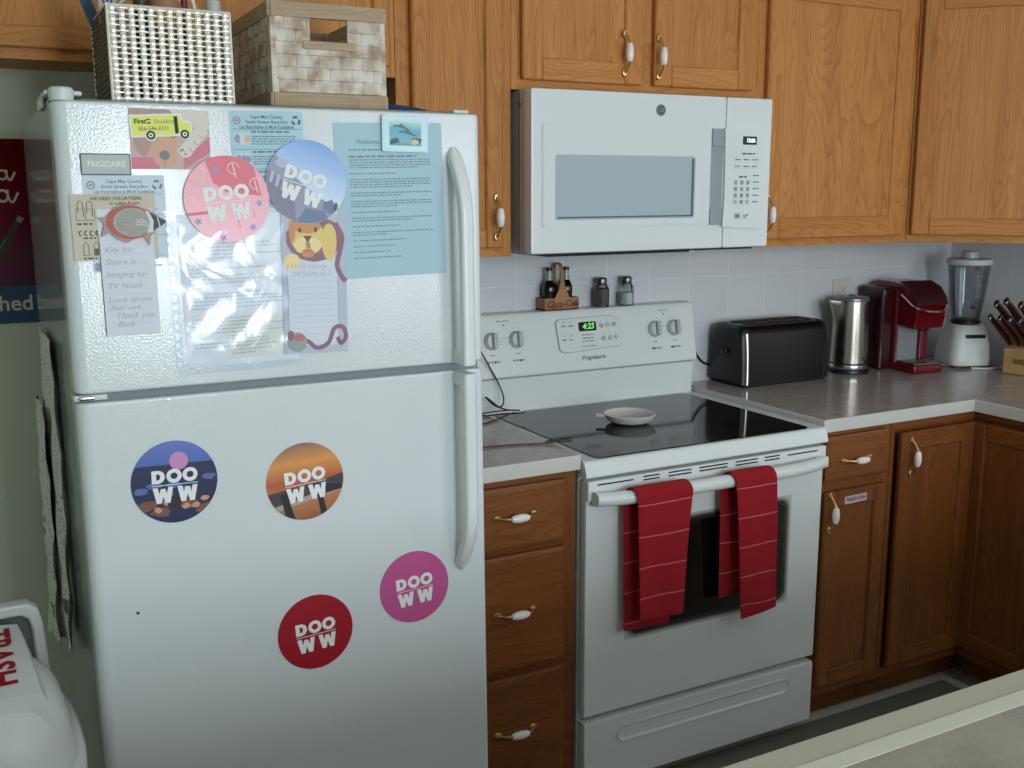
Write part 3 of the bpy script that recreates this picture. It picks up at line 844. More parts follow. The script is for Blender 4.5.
# flat things stuck on the doors -------------------------------------------------
GM = 'papers and magnets on the refrigerator doors'
def on_fridge(mb, name, mats, label, cat, a, z, lift=.0004, rot=0, group=GM, **k):
    o = mb.build(name, mats, None, **k)
    p_ = FM @ Vector((a, -lift, z))
    return tag(o, label, cat, group, loc=p_, rot=(TA, -radians(rot), 0), mode='YXZ')
def dooww(mb, s, M, mat):
    """the two-line DOO / WW lettering, width about s"""
    h = s*.30; lw = s*.100; y = -.0012
    mb.quad(-.5*s, -.012*s, .5*s, .004*s, y, mat, M)
    z = .045*s+h/2
    x0 = -.5*s  # D
    D = [(x0, z-h/2), (x0+.13*s, z-h/2)]+[(x0+.13*s+.155*s*sin(a), z-h/2*cos(a)) for a in [pi*i/14 for i in range(15)]]+[(x0, z+h/2)]
    I = [(x0+lw, z-h/2+lw*.8), (x0+.13*s, z-h/2+lw*.8)]+[(x0+.13*s+(.155*s-lw)*sin(a), z-(h/2-lw*.8)*cos(a)) for a in [pi*i/14 for i in range(15)]]+[(x0+lw, z+h/2-lw*.8)]
    n = len(D); v = [(a, y, b) for a, b in D]+[(a, y, b) for a, b in I]
    mb.raw(v, [(i, (i+1) % n, n+(i+1) % n, n+i) for i in range(n)], mat, M)
    for cxx in (-.015*s, .335*s): mb.ring(cxx, z, h*.54, h*.54-lw*.88, y, mat, 28, M, sx=1.03)
    h2 = s*.365; zt = -.050*s; zb_ = zt-h2
    for k in (0, 1):
        x0 = -.49*s+k*.535*s; w_ = .445*s; q = .110*s
        top = [x0+q/2, x0+w_/2, x0+w_-q/2]; bot = [x0+w_*.29, x0+w_*.71]
        seq = [(top[0], zt), (bot[0], zb_), (top[1], zt-.03*s), (bot[1], zb_), (top[2], zt)]
        for m_, ((xa, za), (xb, zb2)) in enumerate(zip(seq, seq[1:])):
            qq = q*(.86 if m_ in (1, 2) else 1)
            mb.flat([(xa-qq/2, za), (xa+qq/2, za), (xb+qq/2, zb2), (xb-qq/2, zb2)], y-.00001*m_, mat, M)
def clip_poly(poly, r, n=40):
    """clip a polygon to a circle (Sutherland-Hodgman against the circle's facets)"""
    out = poly
    for i in range(n):
        a = 2*pi*i/n; nx, nz = cos(a), sin(a); d = r*cos(pi/n); res = []
        for j in range(len(out)):
            p, q = out[j], out[(j+1) % len(out)]
            dp = p[0]*nx+p[1]*nz-d; dq = q[0]*nx+q[1]*nz-d
            if dp <= 0: res.append(p)
            if dp*dq < 0:
                u = dp/(dp-dq); res.append((p[0]+(q[0]-p[0])*u, p[1]+(q[1]-p[1])*u))
        out = res
        if len(out) < 3: return []
    return out
def vgrad(name, stops, axis=2, rough=.35, noise=0, nscale=60):
    m, t, p = mat_new(name)
    tc = nd(t, 'ShaderNodeTexCoord'); sx = nd(t, 'ShaderNodeSeparateXYZ'); t.links.new(tc.outputs['Generated'], sx.inputs[0])
    f = sx.outputs[axis]
    if noise:
        n = nd(t, 'ShaderNodeTexNoise'); n.inputs['Scale'].default_value = nscale; n.inputs['Detail'].default_value = 4
        t.links.new(tc.outputs['Object'], n.inputs['Vector'])
        f = mth(t, 'ADD', f, mth(t, 'MULTIPLY', mth(t, 'SUBTRACT', n.outputs['Fac'], .5), noise))
    t.links.new(ramp(t, f, stops), p.inputs['Base Color']); p.inputs['Roughness'].default_value = rough
    return m
def flatcol(name, c, rough=.45): return paint(name, c, rough)
RM = .0735
def round_magnet(label, a, z, rot, mats, shapes, lets=1.0, lift=.0006, lrot=0, lofs=(0, 0)):
    """mats[0] is the disc face; shapes: (material index, polygon) printed on it; last material = letters"""
    mb = MB()
    mb.lathe([(RM, 0), (RM, .0008), (RM-.0002, .001), (.0001, .001)], 0, 64, RX(pi/2))
    for i, (mi, poly) in enumerate(shapes):
        q = clip_poly(poly, RM*.995)
        if q: mb.flat(q, -.00102-.00001*i, mi)
    dooww(mb, RM*1.06, T(lofs[0], -.0004, -.004+lofs[1]) @ RY(-radians(lrot)), len(mats)-1)
    return on_fridge(mb, 'round_magnet', mats, label, 'magnet', a, z, lift, rot)
def blob(cx, cz, rx, rz, n=14, jit=.25):
    return [(cx+rx*(1+random.uniform(-jit, jit))*cos(2*pi*i/n), cz+rz*(1+random.uniform(-jit, jit))*sin(2*pi*i/n)) for i in range(n)]
def rect(a, b, c, d): return [(a, b), (c, b), (c, d), (a, d)]
r = RM
round_magnet('plain crimson round magnet low on the refrigerator door', .390, .698, 3.5,
             [flatcol('crimson', (164, 18, 38)), LETW], [])
round_magnet('plain orchid pink round magnet near the lower end of the door handle', .5955, .750, 4,
             [flatcol('orchid', (196, 86, 146)), LETW], [])
# pier at dusk
sh = []
sh.append((1, rect(-r, -r, r, .032)))
for i in range(7): sh.append((2, blob(random.uniform(-.06, .06), random.uniform(-.03, .012), .012, .006)))
sh.append((3, [(.008+.016*cos(2*pi*i/20), .037+.016*sin(2*pi*i/20)) for i in range(20)]))
for i in range(5): sh.append((4, blob(-.05+.025*i, -.045+random.uniform(-.01, .008), .016, .009)))
for i in range(6): sh.append((5, blob(-.03+.016*i, -.040+random.uniform(-.008, .006), .007, .005)))
sh.append((6, [(-.002+.013*cos(2*pi*i/16), -.036+.011*sin(2*pi*i/16)) for i in range(16)]))
round_magnet('round magnet picturing a blue night pier with a pink wheel, left of the sunset one', .1495, 1.0265, -1,
             [vgrad('night_sky', [(.35, (38, 52, 110)), (.75, (78, 104, 182)), (1, (92, 118, 190))]), flatcol('night_sea', (18, 32, 74)), flatcol('surf', (84, 108, 160)),
              flatcol('wheel_pink', (206, 140, 190)), flatcol('pier_brown', (120, 78, 66)), flatcol('pier_lights', (206, 150, 116)), flatcol('pier_dark', (34, 22, 30)), LETW], sh)
# sunset
sh = [(1, [(-r, -.042), (r, -.018), (r, .004), (.03, -.004), (-r, -.012)]), (2, [(-r, -.040), (r, -.016), (r, -.026), (-r, -.050)]),
      (3, [(-.05, -.016), (-.038, -.016), (-.025, -r), (-.043, -r)]), (3, [(.018, -.02), (.028, -.02), (.036, -r), (.023, -r)]), (3, [(.036, -.012), (r, -.018), (r, -.026), (.036, -.030)])]
round_magnet('round magnet picturing an orange sunset behind dark posts', .383, .9955, 4,
             [vgrad('sunset_sky', [(0, (150, 92, 62)), (.3, (196, 128, 84)), (.52, (184, 92, 52)), (.75, (224, 152, 76)), (1, (140, 106, 92))], noise=.12, nscale=25),
              flatcol('sunset_haze', (66, 54, 60)), flatcol('sunset_water', (170, 160, 150)), flatcol('post_dark', (20, 26, 30)), LETW], sh)
# blue sky over a boardwalk
sh = [(1, [(-r, -r), (r, -r), (r, -.028), (.03, -.020), (-.02, .0), (-r, .033)]), (2, [(-r, .0), (-.02, -.02), (.0, -r), (-r, -r)]),
      (3, [(.0, -r), (.01, -.045), (.045, -.040), (r, -r)]), (4, blob(-.052, .018, .012, .009)), (4, blob(-.03, .012, .014, .008)), (3, blob(.05, -.03, .012, .012)), (5, blob(.062, -.026, .004, .008))]
for i in range(5): sh.append((4, rect(-.066+.012*i, -.02-.004*i, -.060+.012*i, .0-.003*i)))
sk = round_magnet('round magnet picturing a pale blue sky above a crowded boardwalk', .4095, 1.5425, -18,
             [vgrad('day_sky', [(.35, (206, 222, 240)), (.7, (156, 190, 234)), (1, (112, 158, 222))]), flatcol('boardwalk_mauve', (150, 150, 174)), flatcol('boardwalk_grey', (126, 124, 150)),
              flatcol('boardwalk_blue', (98, 124, 156)), flatcol('boardwalk_pale', (182, 184, 206)), flatcol('boardwalk_dark', (84, 74, 104)), LETW], sh, lift=.0042, lofs=(-.004, -.003))
# pink party
sh = [(1, [(-.03, r), (.05, r), (.06, .0), (.0, .012), (-.02, .03)]), (1, rect(-r, -.022, -.03, -.017)), (2, rect(-r, .022, -.02, .034))]
for (x, z_) in [(-.012, .050), (.054, -.012), (.038, -.052), (-.054, -.033), (-.016, -.064)]:
    st_ = []
    for i in range(10):
        rr = .0075 if i % 2 == 0 else .0035; a = pi/2+pi*i/5+.3; st_.append((x+rr*cos(a), z_+rr*sin(a)))
    sh.append((3, st_))
for (x, z_) in [(.018, .051), (.052, .022), (-.035, .045), (-.06, .018)]:
    for q in range(12):
        a0 = 2*pi*q/12*.8; a1 = 2*pi*(q+1)/12*.8
        sh.append((4, [(x+.009*cos(a0), z_+.009*sin(a0)), (x+.0105*cos(a0), z_+.0105*sin(a0)), (x+.0105*cos(a1), z_+.0105*sin(a1)), (x+.009*cos(a1), z_+.009*sin(a1))]))
    sh.append((4, [(x-.002, z_+.008), (x, z_+.008), (x+.003, z_-.016), (x+.001, z_-.016)]))
for (x0_, z0_, x1_, z1_) in [(.010, -.022, .016, -.052), (.042, -.022, .044, -.036), (.028, -.028, .031, -.034)]:
    sh.append((5, [(x0_, z0_), (x0_+.001, z0_), (x1_+.001, z1_), (x1_, z1_)]))
round_magnet('coral pink round magnet with stars clipping the plastic sleeve, left of the sky-blue one', .2670, 1.5135, 5,
             [vgrad('coral', [(0, (250, 190, 206)), (.5, (242, 168, 182)), (1, (236, 150, 160))]), flatcol('coral_dark', (226, 110, 124)), flatcol('coral_pale', (240, 180, 188)),
              flatcol('star_lilac', (160, 150, 206)), flatcol('script_pale', (246, 206, 212)), flatcol('confetti', (196, 100, 126)), LETW], sh, lift=.0042)

def sheet(x0, z0, x1, z1, th=.0003, mat=0): return MB().box((x0, -th, z0), (x1, 0, z1), mat)
# puppy photo
PH = [flatcol('photo_fawn', (196, 168, 158)), flatcol('photo_pink', (206, 110, 134)), flatcol('photo_tan', (206, 158, 132)), flatcol('photo_cream', (216, 206, 194)),
      flatcol('photo_brown', (158, 116, 96)), flatcol('photo_nose', (108, 116, 118)), flatcol('photo_mauve', (176, 140, 134)), flatcol('photo_dark', (96, 84, 76))]
mb = sheet(-.0645, -.049, .0645, .049)
def pf(mi, poly, k): mb.flat([(max(-.0645, min(.0645, a)), max(-.049, min(.049, b))) for a, b in poly], -.0004-.00002*k, mi)
pf(6, rect(-.064, .025, .064, .049), 0); pf(3, [(.0, .049), (.064, .049), (.064, .018), (.02, .022)], 1)
pf(1, rect(-.0645, -.049, -.02, -.030), 2); pf(1, [(.02, -.03), (.0645, .005), (.0645, -.02), (.02, -.049)], 3)
pf(2, blob(-.015, .0, .026, .034, 20, .04), 4); pf(2, blob(-.01, -.03, .019, .017, 18, .03), 5); pf(6, blob(-.045, -.003, .014, .024, 16, .08), 6)
pf(4, blob(.004, .006, .006, .004), 7); pf(4, blob(-.026, .006, .005, .004), 7); pf(5, blob(-.011, -.026, .0085, .008, 16, .05), 8); pf(4, rect(-.012, -.044, -.0105, -.034), 8)
pf(3, [(.010, -.018), (.018, -.030), (.030, -.028), (.062, .012), (.058, .028), (.046, .024)], 9); pf(4, [(.013, -.019), (.019, -.014), (.026, -.024), (.022, -.026)], 10); pf(3, blob(.0195, -.0215, .004, .003), 11)
for q in range(3): pf(6, [(.028+.009*q, -.012+.010*q), (.030+.009*q, -.012+.010*q), (.036+.009*q, -.020+.011*q), (.034+.009*q, -.020+.011*q)], 12)
on_fridge(mb, 'photo_print', PH, 'photo of a tan puppy with a rawhide bone above the name plate', 'photo', .1795, 1.6125, .0004, -.3)
# school-bus magnet
BY = flatcol('bus_yellow', (222, 226, 92)); BW = flatcol('magnet_rim', (228, 230, 222))
mb = MB()
body = [(-.047, -.014), (.046, -.014), (.048, -.008), (.046, .003), (.034, .006), (.031, .017), (-.047, .017)]
rim = [(-.050, -.017), (-.026, -.017)]+[(-.018+.0095*cos(a), -.014+.0095*sin(a)) for a in [pi+pi*i/8 for i in range(1, 8)]]+[(-.008, -.017), (.028, -.017)]+[(.037+.009*cos(a), -.0135+.009*sin(a)) for a in [pi+pi*i/8 for i in range(1, 8)]]+[(.048, -.013), (.051, -.007), (.049, .006), (.037, .009), (.033, .020), (-.050, .020)]
mb.prism(rim, 0, -.0010, 1); mb.flat(body, -.00105, 0)
for cx_ in (-.018, .037):
    mb.disc(cx_, -.014, .0072, .0072, -.0011, 2, 20); mb.disc(cx_, -.014, .004, .004, -.00115, 1, 16); mb.disc(cx_, -.014, .0018, .0018, -.0012, 2, 10)
mb.quad(.0215, -.0125, .0275, .0155, -.0011, 2)
mb.text('First', .0105, -.033, .0085, -.0011, 2, bold=.035).text('Student', .0105, .0055, .0075, -.0011, 3, bold=.0)
mb.ring(-.0195, .0085, .0042, .0022, -.0011, 2, 16, a0=.6, a1=2.8); mb.ring(-.0195, .0085, .0042, .0022, -.0011, 2, 16, a0=3.7, a1=5.9)
mb.text('856-546-8131', .0095, -.012, -.0035, -.0011, 3, bold=.01, sx=.92)
on_fridge(mb, 'bus_magnet', [BY, BW, INKB, flatcol('bus_grey', (96, 98, 60))], 'small yellow school bus magnet over the puppy photo', 'magnet', .1655, 1.6335, .0016, 3)

# recycling flyers (two copies of the same sheet)
FB, FP = flatcol('flyer_blue', (178, 212, 226), .7), flatcol('flyer_pale', (206, 222, 232), .7)
FI = [flatcol('icon_mauve', (150, 140, 160)), flatcol('icon_gold', (206, 178, 120)), flatcol('icon_navy', (42, 70, 96))]
def flyer(base, ink, w=.128, h=.165):
    mb = sheet(-w/2, -h/2, w/2, h/2)
    y = -.0005; z = h/2-.010
    mb.text('Cape May County', .0078, 0, z, y, 1, bold=.02).text('Single Stream Recycling', .0078, 0, z-.0085, y, 1, bold=.02).text('List Recyclables at MUA Guidelines', .0078, 0, z-.017, y, 1, bold=.02, sx=.86)
    mb.ring(-w/2+.012, z-.006, .007, .0045, y, 2, 16); mb.quad(-w/2+.009, z-.008, -w/2+.015, z-.004, y, 2)
    for k in range(3):
        a = pi/2+2*pi*k/3
        mb.stroke([(w/2-.012+.0065*cos(a+q*.35-.5), z-.006+.0065*sin(a+q*.35-.5)) for q in range(5)], [.004, .004, .004, .004, .001], y, 4)
    z -= .027
    for blk in range(4):
        zz = z-blk*.034
        mb.words(-w/2+.036, w/2-.02, zz+.002, .0028, y, 1)
        for q in range(4): mb.words(-w/2+.036, w/2-.006, zz-.006-q*.0042, .0017, y, 1, fill=random.uniform(.6, 1))
        mb.quad(-w/2+.004, zz+.006, w/2-.004, zz+.0068, y, 1)
        mb.quad(-w/2+.006, zz-.019, -w/2+.032, zz+.0, y, 5)
        for q in range(3): mb.flat(blob(-w/2+.012+q*.008, zz-.010, .005, .007, 9), y-.00005*(q+1), (2, 5, 3)[q] if blk == 0 else 2)
    return mb
FMATS = [FB, flatcol('flyer_ink', (70, 96, 120)), FI[0], FI[1], FI[2], FP]
on_fridge(flyer(FB, 1), 'paper_flyer', FMATS, 'light blue recycling flyer behind the sky-blue round magnet', 'flyer', .3445, 1.581, .0004, 1)
FMATS2 = [flatcol('flyer_white', (208, 224, 236), .7), flatcol('flyer_ink_soft', (104, 132, 156)), FI[0], FI[1], flatcol('icon_slate', (96, 116, 140)), FP]
on_fridge(flyer(FB, 1, .128, .137), 'paper_flyer', FMATS2, 'pale recycling flyer under the name plate behind the fish magnet', 'flyer', .1012, 1.4850, .0004, .3)

# brown bag card
mb = sheet(-.066, -.054, .066, .054)
y = -.0006
mb.text('WE NEED VOLUNTEERS', .0075, .005, .046, y, 1, bold=.02).text('to collect & sort', .007, .018, .0385, y, 1, bold=.02)
for k in (0, 1):
    x = -.052+k*.014
    mb.stroke([(x-.006, .012), (x-.006, .030), (x+.008, .030), (x+.008, .012), (x-.006, .012)], .001, y, 1)
    mb.stroke([(x-.003, .024), (x-.003, .040), (x+.001, .043), (x+.005, .040), (x+.005, .018)], .0013, y, 1)
mb.words(-.058, -.030, .006, .003, y, 1)
for k in range(4): mb.ring(-.052+k*.0085, -.009, .005, .003, y, 1, 14, a0=pi/2, a1=1.5*pi)
mb.disc(-.024, -.009, .005, .005, y, 1, 14); mb.words(-.05, -.03, -.017, .0025, y, 1)
for x in (-.047, -.031):
    mb.stroke([(x-.004, -.045), (x-.004, -.030), (x, -.022), (x+.004, -.030), (x+.004, -.045), (x-.004, -.045)], .0011, y, 1)
mb.quad(-.034, -.045, -.028, -.034, y, 1).words(-.052, -.028, -.050, .0025, y, 1)
on_fridge(mb, 'paper_card', [flatcol('kraft_card', (206, 200, 180), .8), flatcol('card_ink', (58, 52, 46))], 'tan card printed with bag and jar icons behind the handwritten note', 'card', .0815, 1.4695, .0016, .5)

# handwritten note
mb = sheet(-.0435, -.105, .0435, .105)
hw = ['Key for', 'Shore is', 'hanging by', 'TV Nook', 'Look above', 'dear use', 'Thank you', 'Barb']
zz = [.038, .018, -.003, -.022, -.045, -.058, -.072, -.086]
for i, (s_, z) in enumerate(zip(hw, zz)):
    mb.text(s_, .0128, -.037+(.010 if i == 6 else .012 if i == 7 else 0), z, -.0006, 1, shear=.3, align='LEFT', sx=1.15)
for q in range(9): mb.quad(-.034, .030-q*.0165, .034, .0303-q*.0165, -.0005, 2)
mb.quad(-.0435, -.105, -.0425, .06, -.0006, 3)
on_fridge(mb, 'paper_note', [flatcol('note_paper', (222, 226, 236), .8), flatcol('pencil', (166, 172, 188)), flatcol('note_rule', (184, 190, 206)), INK],
          'narrow handwritten note hanging below the striped fish magnet', 'note', .0985, 1.394, .0024, .3)

# fish magnet
pts = [(-.044, .005), (-.030, .021), (-.004, .029), (.014, .021), (.024, .019), (.050, .0), (.038, -.011), (.026, -.026), (.024, -.040), (.018, -.030), (.010, -.024), (-.012, -.037), (-.030, -.029), (-.038, -.020), (-.052, -.028), (-.047, -.006), (-.056, .004)]
k_ = [(a*1.0, b) for a, b in pts]
mb = MB().prism(k_, 0, -.004, 0)
def el(cx_, cz_, rx_, rz_, n_=28): return [(cx_+rx_*cos(2*pi*q/n_), cz_+rz_*sin(2*pi*q/n_)) for q in range(n_)]
mb.flat(el(-.007, -.003, .037, .0275), -.0042, 1)
mb.flat(el(-.002, -.003, .031, .0235), -.00423, 5)
mb.flat(el(.001, -.003, .029, .022), -.00426, 2)
for i in range(9):
    for j in range(7):
        x = -.023+i*.0046+(.0022 if j % 2 else 0); z = .014-j*.0054
        if ((x-.001)/.027)**2+((z+.003)/.020)**2 < .9: mb.quad(x, z, x+.0024, z+.0030, -.0043, 5)
mb.flat([(.018, .017), (.027, .013), (.040, .005), (.052, .0), (.040, -.010), (.030, -.018), (.020, -.020), (.025, -.003)], -.0044, 3)
mb.flat([(.024, .015), (.036, .008), (.040, -.009), (.030, -.017), (.031, .0)], -.0045, 4)
mb.flat([(.038, .007), (.053, .0), (.042, -.009)], -.0045, 4)
for i in range(3): mb.stroke([(.002, .0-.004*i), (.012, .002-.004*i), (.022, -.003-.003*i)], .0013, -.0046, 3)
on_fridge(mb, 'fish_magnet', [flatcol('fish_pinkgrey', (178, 152, 146), .6), flatcol('fish_orange', (184, 100, 82), .6), flatcol('fish_silver', (160, 160, 150), .6), flatcol('fish_white', (218, 220, 220), .6), flatcol('fish_black', (44, 52, 58), .5), flatcol('fish_fleck', (96, 96, 90), .3)],
          'striped orange and silver fish magnet holding the handwritten note', 'magnet', .1115, 1.4795, .0032, -2)

# plastic sleeve with a typed page
sl = thing('sheet_protector', 'shiny crinkled clear plastic sleeve with typed pages under the coral pink magnet', 'plastic sleeve', FM @ Vector((.281, -.0005, 1.354)), (TA, -radians(1), 0), GM, mode='YXZ')
mb = sheet(-.098, -.128, .098, .135, .0004)
for q in range(30):
    z = .085-q*.0062
    if q % 7 in (5, 6): continue
    mb.words(-.085, .085, z, .0024, -.0006, 1, fill=random.uniform(.45, 1))
mb.quad(-.03, -.118, .095, -.045, -.0005, 2)
for q in range(10): mb.words(-.02, .06, -.052-q*.0063, .0024, -.0007, 1, fill=random.uniform(.4, 1))
mb.build('paper_page', [flatcol('page_white', (232, 236, 240), .8), flatcol('page_ink', (184, 192, 200)), flatcol('page_cream', (230, 231, 220), .8)], sl)
nx, nz = 34, 44; v = []; f = []
for j in range(nz+1):
    for i in range(nx+1):
        u, w_ = i/nx, j/nz
        x = -.118+.226*u; z = -.140+.283*w_
        d = .0012+.0016*abs(sin(u*9+w_*5+1.3*sin(w_*11)))+.0010*abs(sin(w_*13-u*7))
        e = min(u, 1-u, w_, 1-w_)*8
        v.append((x, -.0012-d*min(1, e), z))
for j in range(nz):
    for i in range(nx):
        a = j*(nx+1)+i; f.append((a, a+1, a+nx+2, a+nx+1))
MB().raw(v, f).build('clear_pocket', SLEEVEM, sl, smooth=180)
mb = MB()
for q in range(16): mb.box((-.1165, -.0022, -.125+q*.0165), (-.109, -.0014, -.125+q*.0165+.010), 0, .001)
mb.build('punched_strip', glassy('strip_plastic', (245, 248, 250), .05, .3), sl)

# puppy notepad
PG = [flatcol('pad_lilac', (192, 198, 214), .7), flatcol('pad_paper', (218, 224, 236), .75), flatcol('pup_yellow', (226, 196, 110)), flatcol('pup_orange', (206, 138, 80)), flatcol('pup_nose', (84, 60, 66)),
      flatcol('ribbon_plum', (140, 92, 112)), flatcol('pad_rule', (178, 186, 204)), flatcol('ball_green', (140, 160, 150)), flatcol('ball_red', (190, 104, 100)), flatcol('pup_cream', (236, 214, 150))]
mb = sheet(-.060, -.125, .060, .125, .0035)
y = -.0037
mb.quad(-.050, -.112, .042, .048, y, 1)
mb.quad(.042, -.112, .0425, .048, y-.0001, 5).quad(-.0505, -.112, -.050, .048, y-.0001, 5)
for q in range(11): mb.quad(-.044, .015-q*.0105, .036, .0155-q*.0105, y-.0001, 6)
mb.text('Hi Honey', .013, -.004, .032, y-.0002, 6, shear=.3).text('be home at 5', .013, -.006, .020, y-.0002, 6, shear=.3)
mb.flat(blob(.0, .082, .052, .042, 24, .03), y-.0001, 5)
mb.flat(blob(-.012, .086, .032, .032, 24, .02), y-.0002, 2); mb.flat(blob(-.012, .103, .026, .012, 18, .05), y-.00025, 3)
mb.flat(blob(-.022, .070, .015, .014, 18, .03), y-.0003, 9); mb.flat(blob(-.002, .070, .015, .014, 18, .03), y-.0003, 9); mb.flat(blob(-.012, .056, .012, .008, 16, .03), y-.00035, 3)
mb.flat([(-.020, .087), (-.004, .087), (-.012, .075)], y-.0004, 4); mb.flat(blob(-.026, .097, .003, .005, 10, .02), y-.0004, 4); mb.flat(blob(.003, .098, .003, .005, 10, .02), y-.0004, 4)
mb.stroke([(-.020, .062), (-.016, .058), (-.012, .062), (-.008, .058), (-.004, .062)], .001, y-.00045, 4)
mb.flat(blob(.028, .076, .014, .034, 20, .03), y-.0003, 2); mb.flat(blob(-.040, .096, .006, .020, 16, .05), y-.0003, 3)
mb.flat(blob(-.042, .042, .015, .014, 18, .03), y-.0004, 9)
for q in range(3): mb.stroke([(-.050+q*.007, .030), (-.049+q*.007, .038)], .001, y-.0005, 3)
mb.stroke([(a.x, a.y) for a in spline([(.040, .110, 0), (.052, .085, 0), (.048, .060, 0), (.042, .034, 0), (.050, .014, 0), (.058, .004, 0)], 6)], .009, y-.0004, 5)
mb.stroke([(a.x, a.y) for a in spline([(-.044, -.112, 0), (-.02, -.102, 0), (.0, -.116, 0), (.022, -.108, 0), (.034, -.082, 0), (.050, -.080, 0), (.056, -.098, 0), (.046, -.110, 0), (.040, -.098, 0)], 6)], .008, y-.0004, 5)
mb.flat(blob(-.036, -.104, .018, .018, 20, .03), y-.0005, 7); mb.flat(blob(-.032, -.096, .010, .007, 14, .1), y-.0006, 8); mb.flat(blob(-.048, -.092, .006, .010, 14, .1), y-.0006, 5)
on_fridge(mb, 'paper_notepad', PG, 'tall notepad with a cartoon puppy peeking over it beneath the sky-blue magnet', 'notepad', .4170, 1.3605, .0004, -1)

# blue letter
mb = sheet(-.106, -.1405, .106, .1405)
y = -.0005; z = .106
mb.text('Welcome to our home', .0115, -.010, z, y, 1, bold=.02)
z -= .014; mb.words(-.080, .06, z, .0026, y, 1, fill=.9); z -= .012; mb.words(-.080, .06, z, .0036, y, 1, fill=.95)
for n_ in (4, 1, 4, 2, 3, 1, 2, 1, 2, 1, 1, 1, 1):
    z -= .0060
    for q in range(n_):
        mb.words(-.080, .080, z, .0021, y, 1, fill=1 if q < n_-1 else random.uniform(.4, .9)); z -= .0046
on_fridge(mb, 'paper_letter', [flatcol('letter_blue', (176, 206, 220), .8), flatcol('letter_ink', (112, 134, 152))], 'blue typed welcome letter on the right half of the freezer door', 'letter', .572, 1.5095, .0008, 1.2)

# dolphin tile magnet
mb = MB().prism(rrect(-.0455, -.033, .0455, .033, .004), 0, -.007, 0)
mb.prism(rrect(-.042, -.0297, .042, .0297, .003), -.006, -.0074, 1)
mb.quad(-.0315, -.0215, .0315, .0215, -.0076, 2)
y = -.0078
for (cx_, cz_, s_) in ((-.006, .010, 1.0), (.006, .0, 1.05)):
    mb.flat([(cx_-.017*s_, cz_+.005), (cx_-.006*s_, cz_+.0058), (cx_-.001, cz_+.0088), (cx_+.002, cz_+.0048), (cx_+.013*s_, cz_-.001), (cx_+.018*s_, cz_-.004), (cx_+.010*s_, cz_-.0036), (cx_-.004, cz_+.0), (cx_-.012*s_, cz_+.002), (cx_-.018*s_, cz_-.001)], y, 3)
for q in range(6): mb.flat(blob(-.027+q*.0025, -.010-random.random()*.008, .004, .005, 10), y, 4 if q % 2 else 3)
for q in range(6): mb.flat(blob(.016+q*.0025, -.010-random.random()*.005, .004, .004, 10), y, 5)
mb.flat(blob(.019, -.015, .008, .005, 12), y-.0001, 6); mb.quad(-.0315, -.0215, .0315, -.017, y+.0001, 4)
on_fridge(mb, 'tile_magnet', [paint('frame_silver', (168, 194, 200), .45, .4), flatcol('tile_aqua', (186, 220, 226), .2), vgrad('dolphin_sea', [(.25, (120, 178, 190)), (.6, (86, 176, 188)), (.85, (190, 218, 214))], noise=.15, nscale=50),
          flatcol('dolphin', (84, 122, 136)), flatcol('reef_teal', (110, 160, 170)), flatcol('reef_blue', (78, 110, 160)), flatcol('reef_sand', (210, 206, 160))],
          'square framed dolphin picture magnet pinning the blue letter', 'magnet', .5992, 1.6303, .0014, -1)

# newspaper hung on the side of the refrigerator
m, t, p = mat_new('newsprint')
tc = nd(t, 'ShaderNodeTexCoord'); mp = nd(t, 'ShaderNodeMapping'); mp.inputs['Scale'].default_value = (1, 60, 220)
n = nd(t, 'ShaderNodeTexNoise'); n.inputs['Scale'].default_value = 1; n.inputs['Detail'].default_value = 2
t.links.new(tc.outputs['Object'], mp.inputs[0]); t.links.new(mp.outputs[0], n.inputs['Vector'])
n2 = nd(t, 'ShaderNodeTexNoise'); n2.inputs['Scale'].default_value = 14; n2.inputs['Detail'].default_value = 2
t.links.new(tc.outputs['Object'], n2.inputs['Vector'])
blk = mth(t, 'GREATER_THAN', n2.outputs['Fac'], .66)
lines = mth(t, 'GREATER_THAN', n.outputs['Fac'], .58)
f = mth(t, 'MAXIMUM', mth(t, 'MULTIPLY', blk, .9), mth(t, 'MULTIPLY', lines, .45))
t.links.new(ramp(t, f, [(0, (214, 216, 210)), (1, (70, 74, 78))]), p.inputs['Base Color']); p.inputs['Roughness'].default_value = .9
NEWS = m
def crumple(y0, y1, z0, z1, off, seed, bot):
    rnd = random.Random(seed); ph = [rnd.uniform(0, 6) for _ in range(6)]
    ny, nz = 26, 60; v = []; f = []
    for j in range(nz+1):
        w_ = j/nz
        for i in range(ny+1):
            u = i/ny
            yy = y0+(y1-y0)*u + .022*sin(w_*9+ph[4])*(1-w_)*(u-.2)
            zz = z0+(z1-z0)*w_ + bot*u*(1-w_) + .01*sin(u*12+ph[5])*(1-w_)
            x = -off-(.008*abs(sin(u*5+ph[0]+w_*3))+.006*abs(sin(w_*14+ph[1]+u*6))+.004*sin(u*17+ph[2]))*(1-.5*w_) - .010*(1-w_)*u
            v.append((x, yy, zz))
    for j in range(nz):
        for i in range(ny):
            a = j*(ny+1)+i; f.append((a, a+1, a+ny+2, a+ny+1))
    return MB().raw(v, f)
nw = thing('newspaper', 'crumpled newspaper hanging down the left side of the refrigerator', 'newspaper', (FX, 0, 0))
crumple(-.52, -.20, .60, 1.24, .004, 3, -.06).build('paper_sheet', NEWS, nw, smooth=60, solid=.0008)
crumple(-.36, -.14, .56, 1.08, .018, 8, -.03).build('paper_sheet', NEWS, nw, smooth=60, solid=.0008)

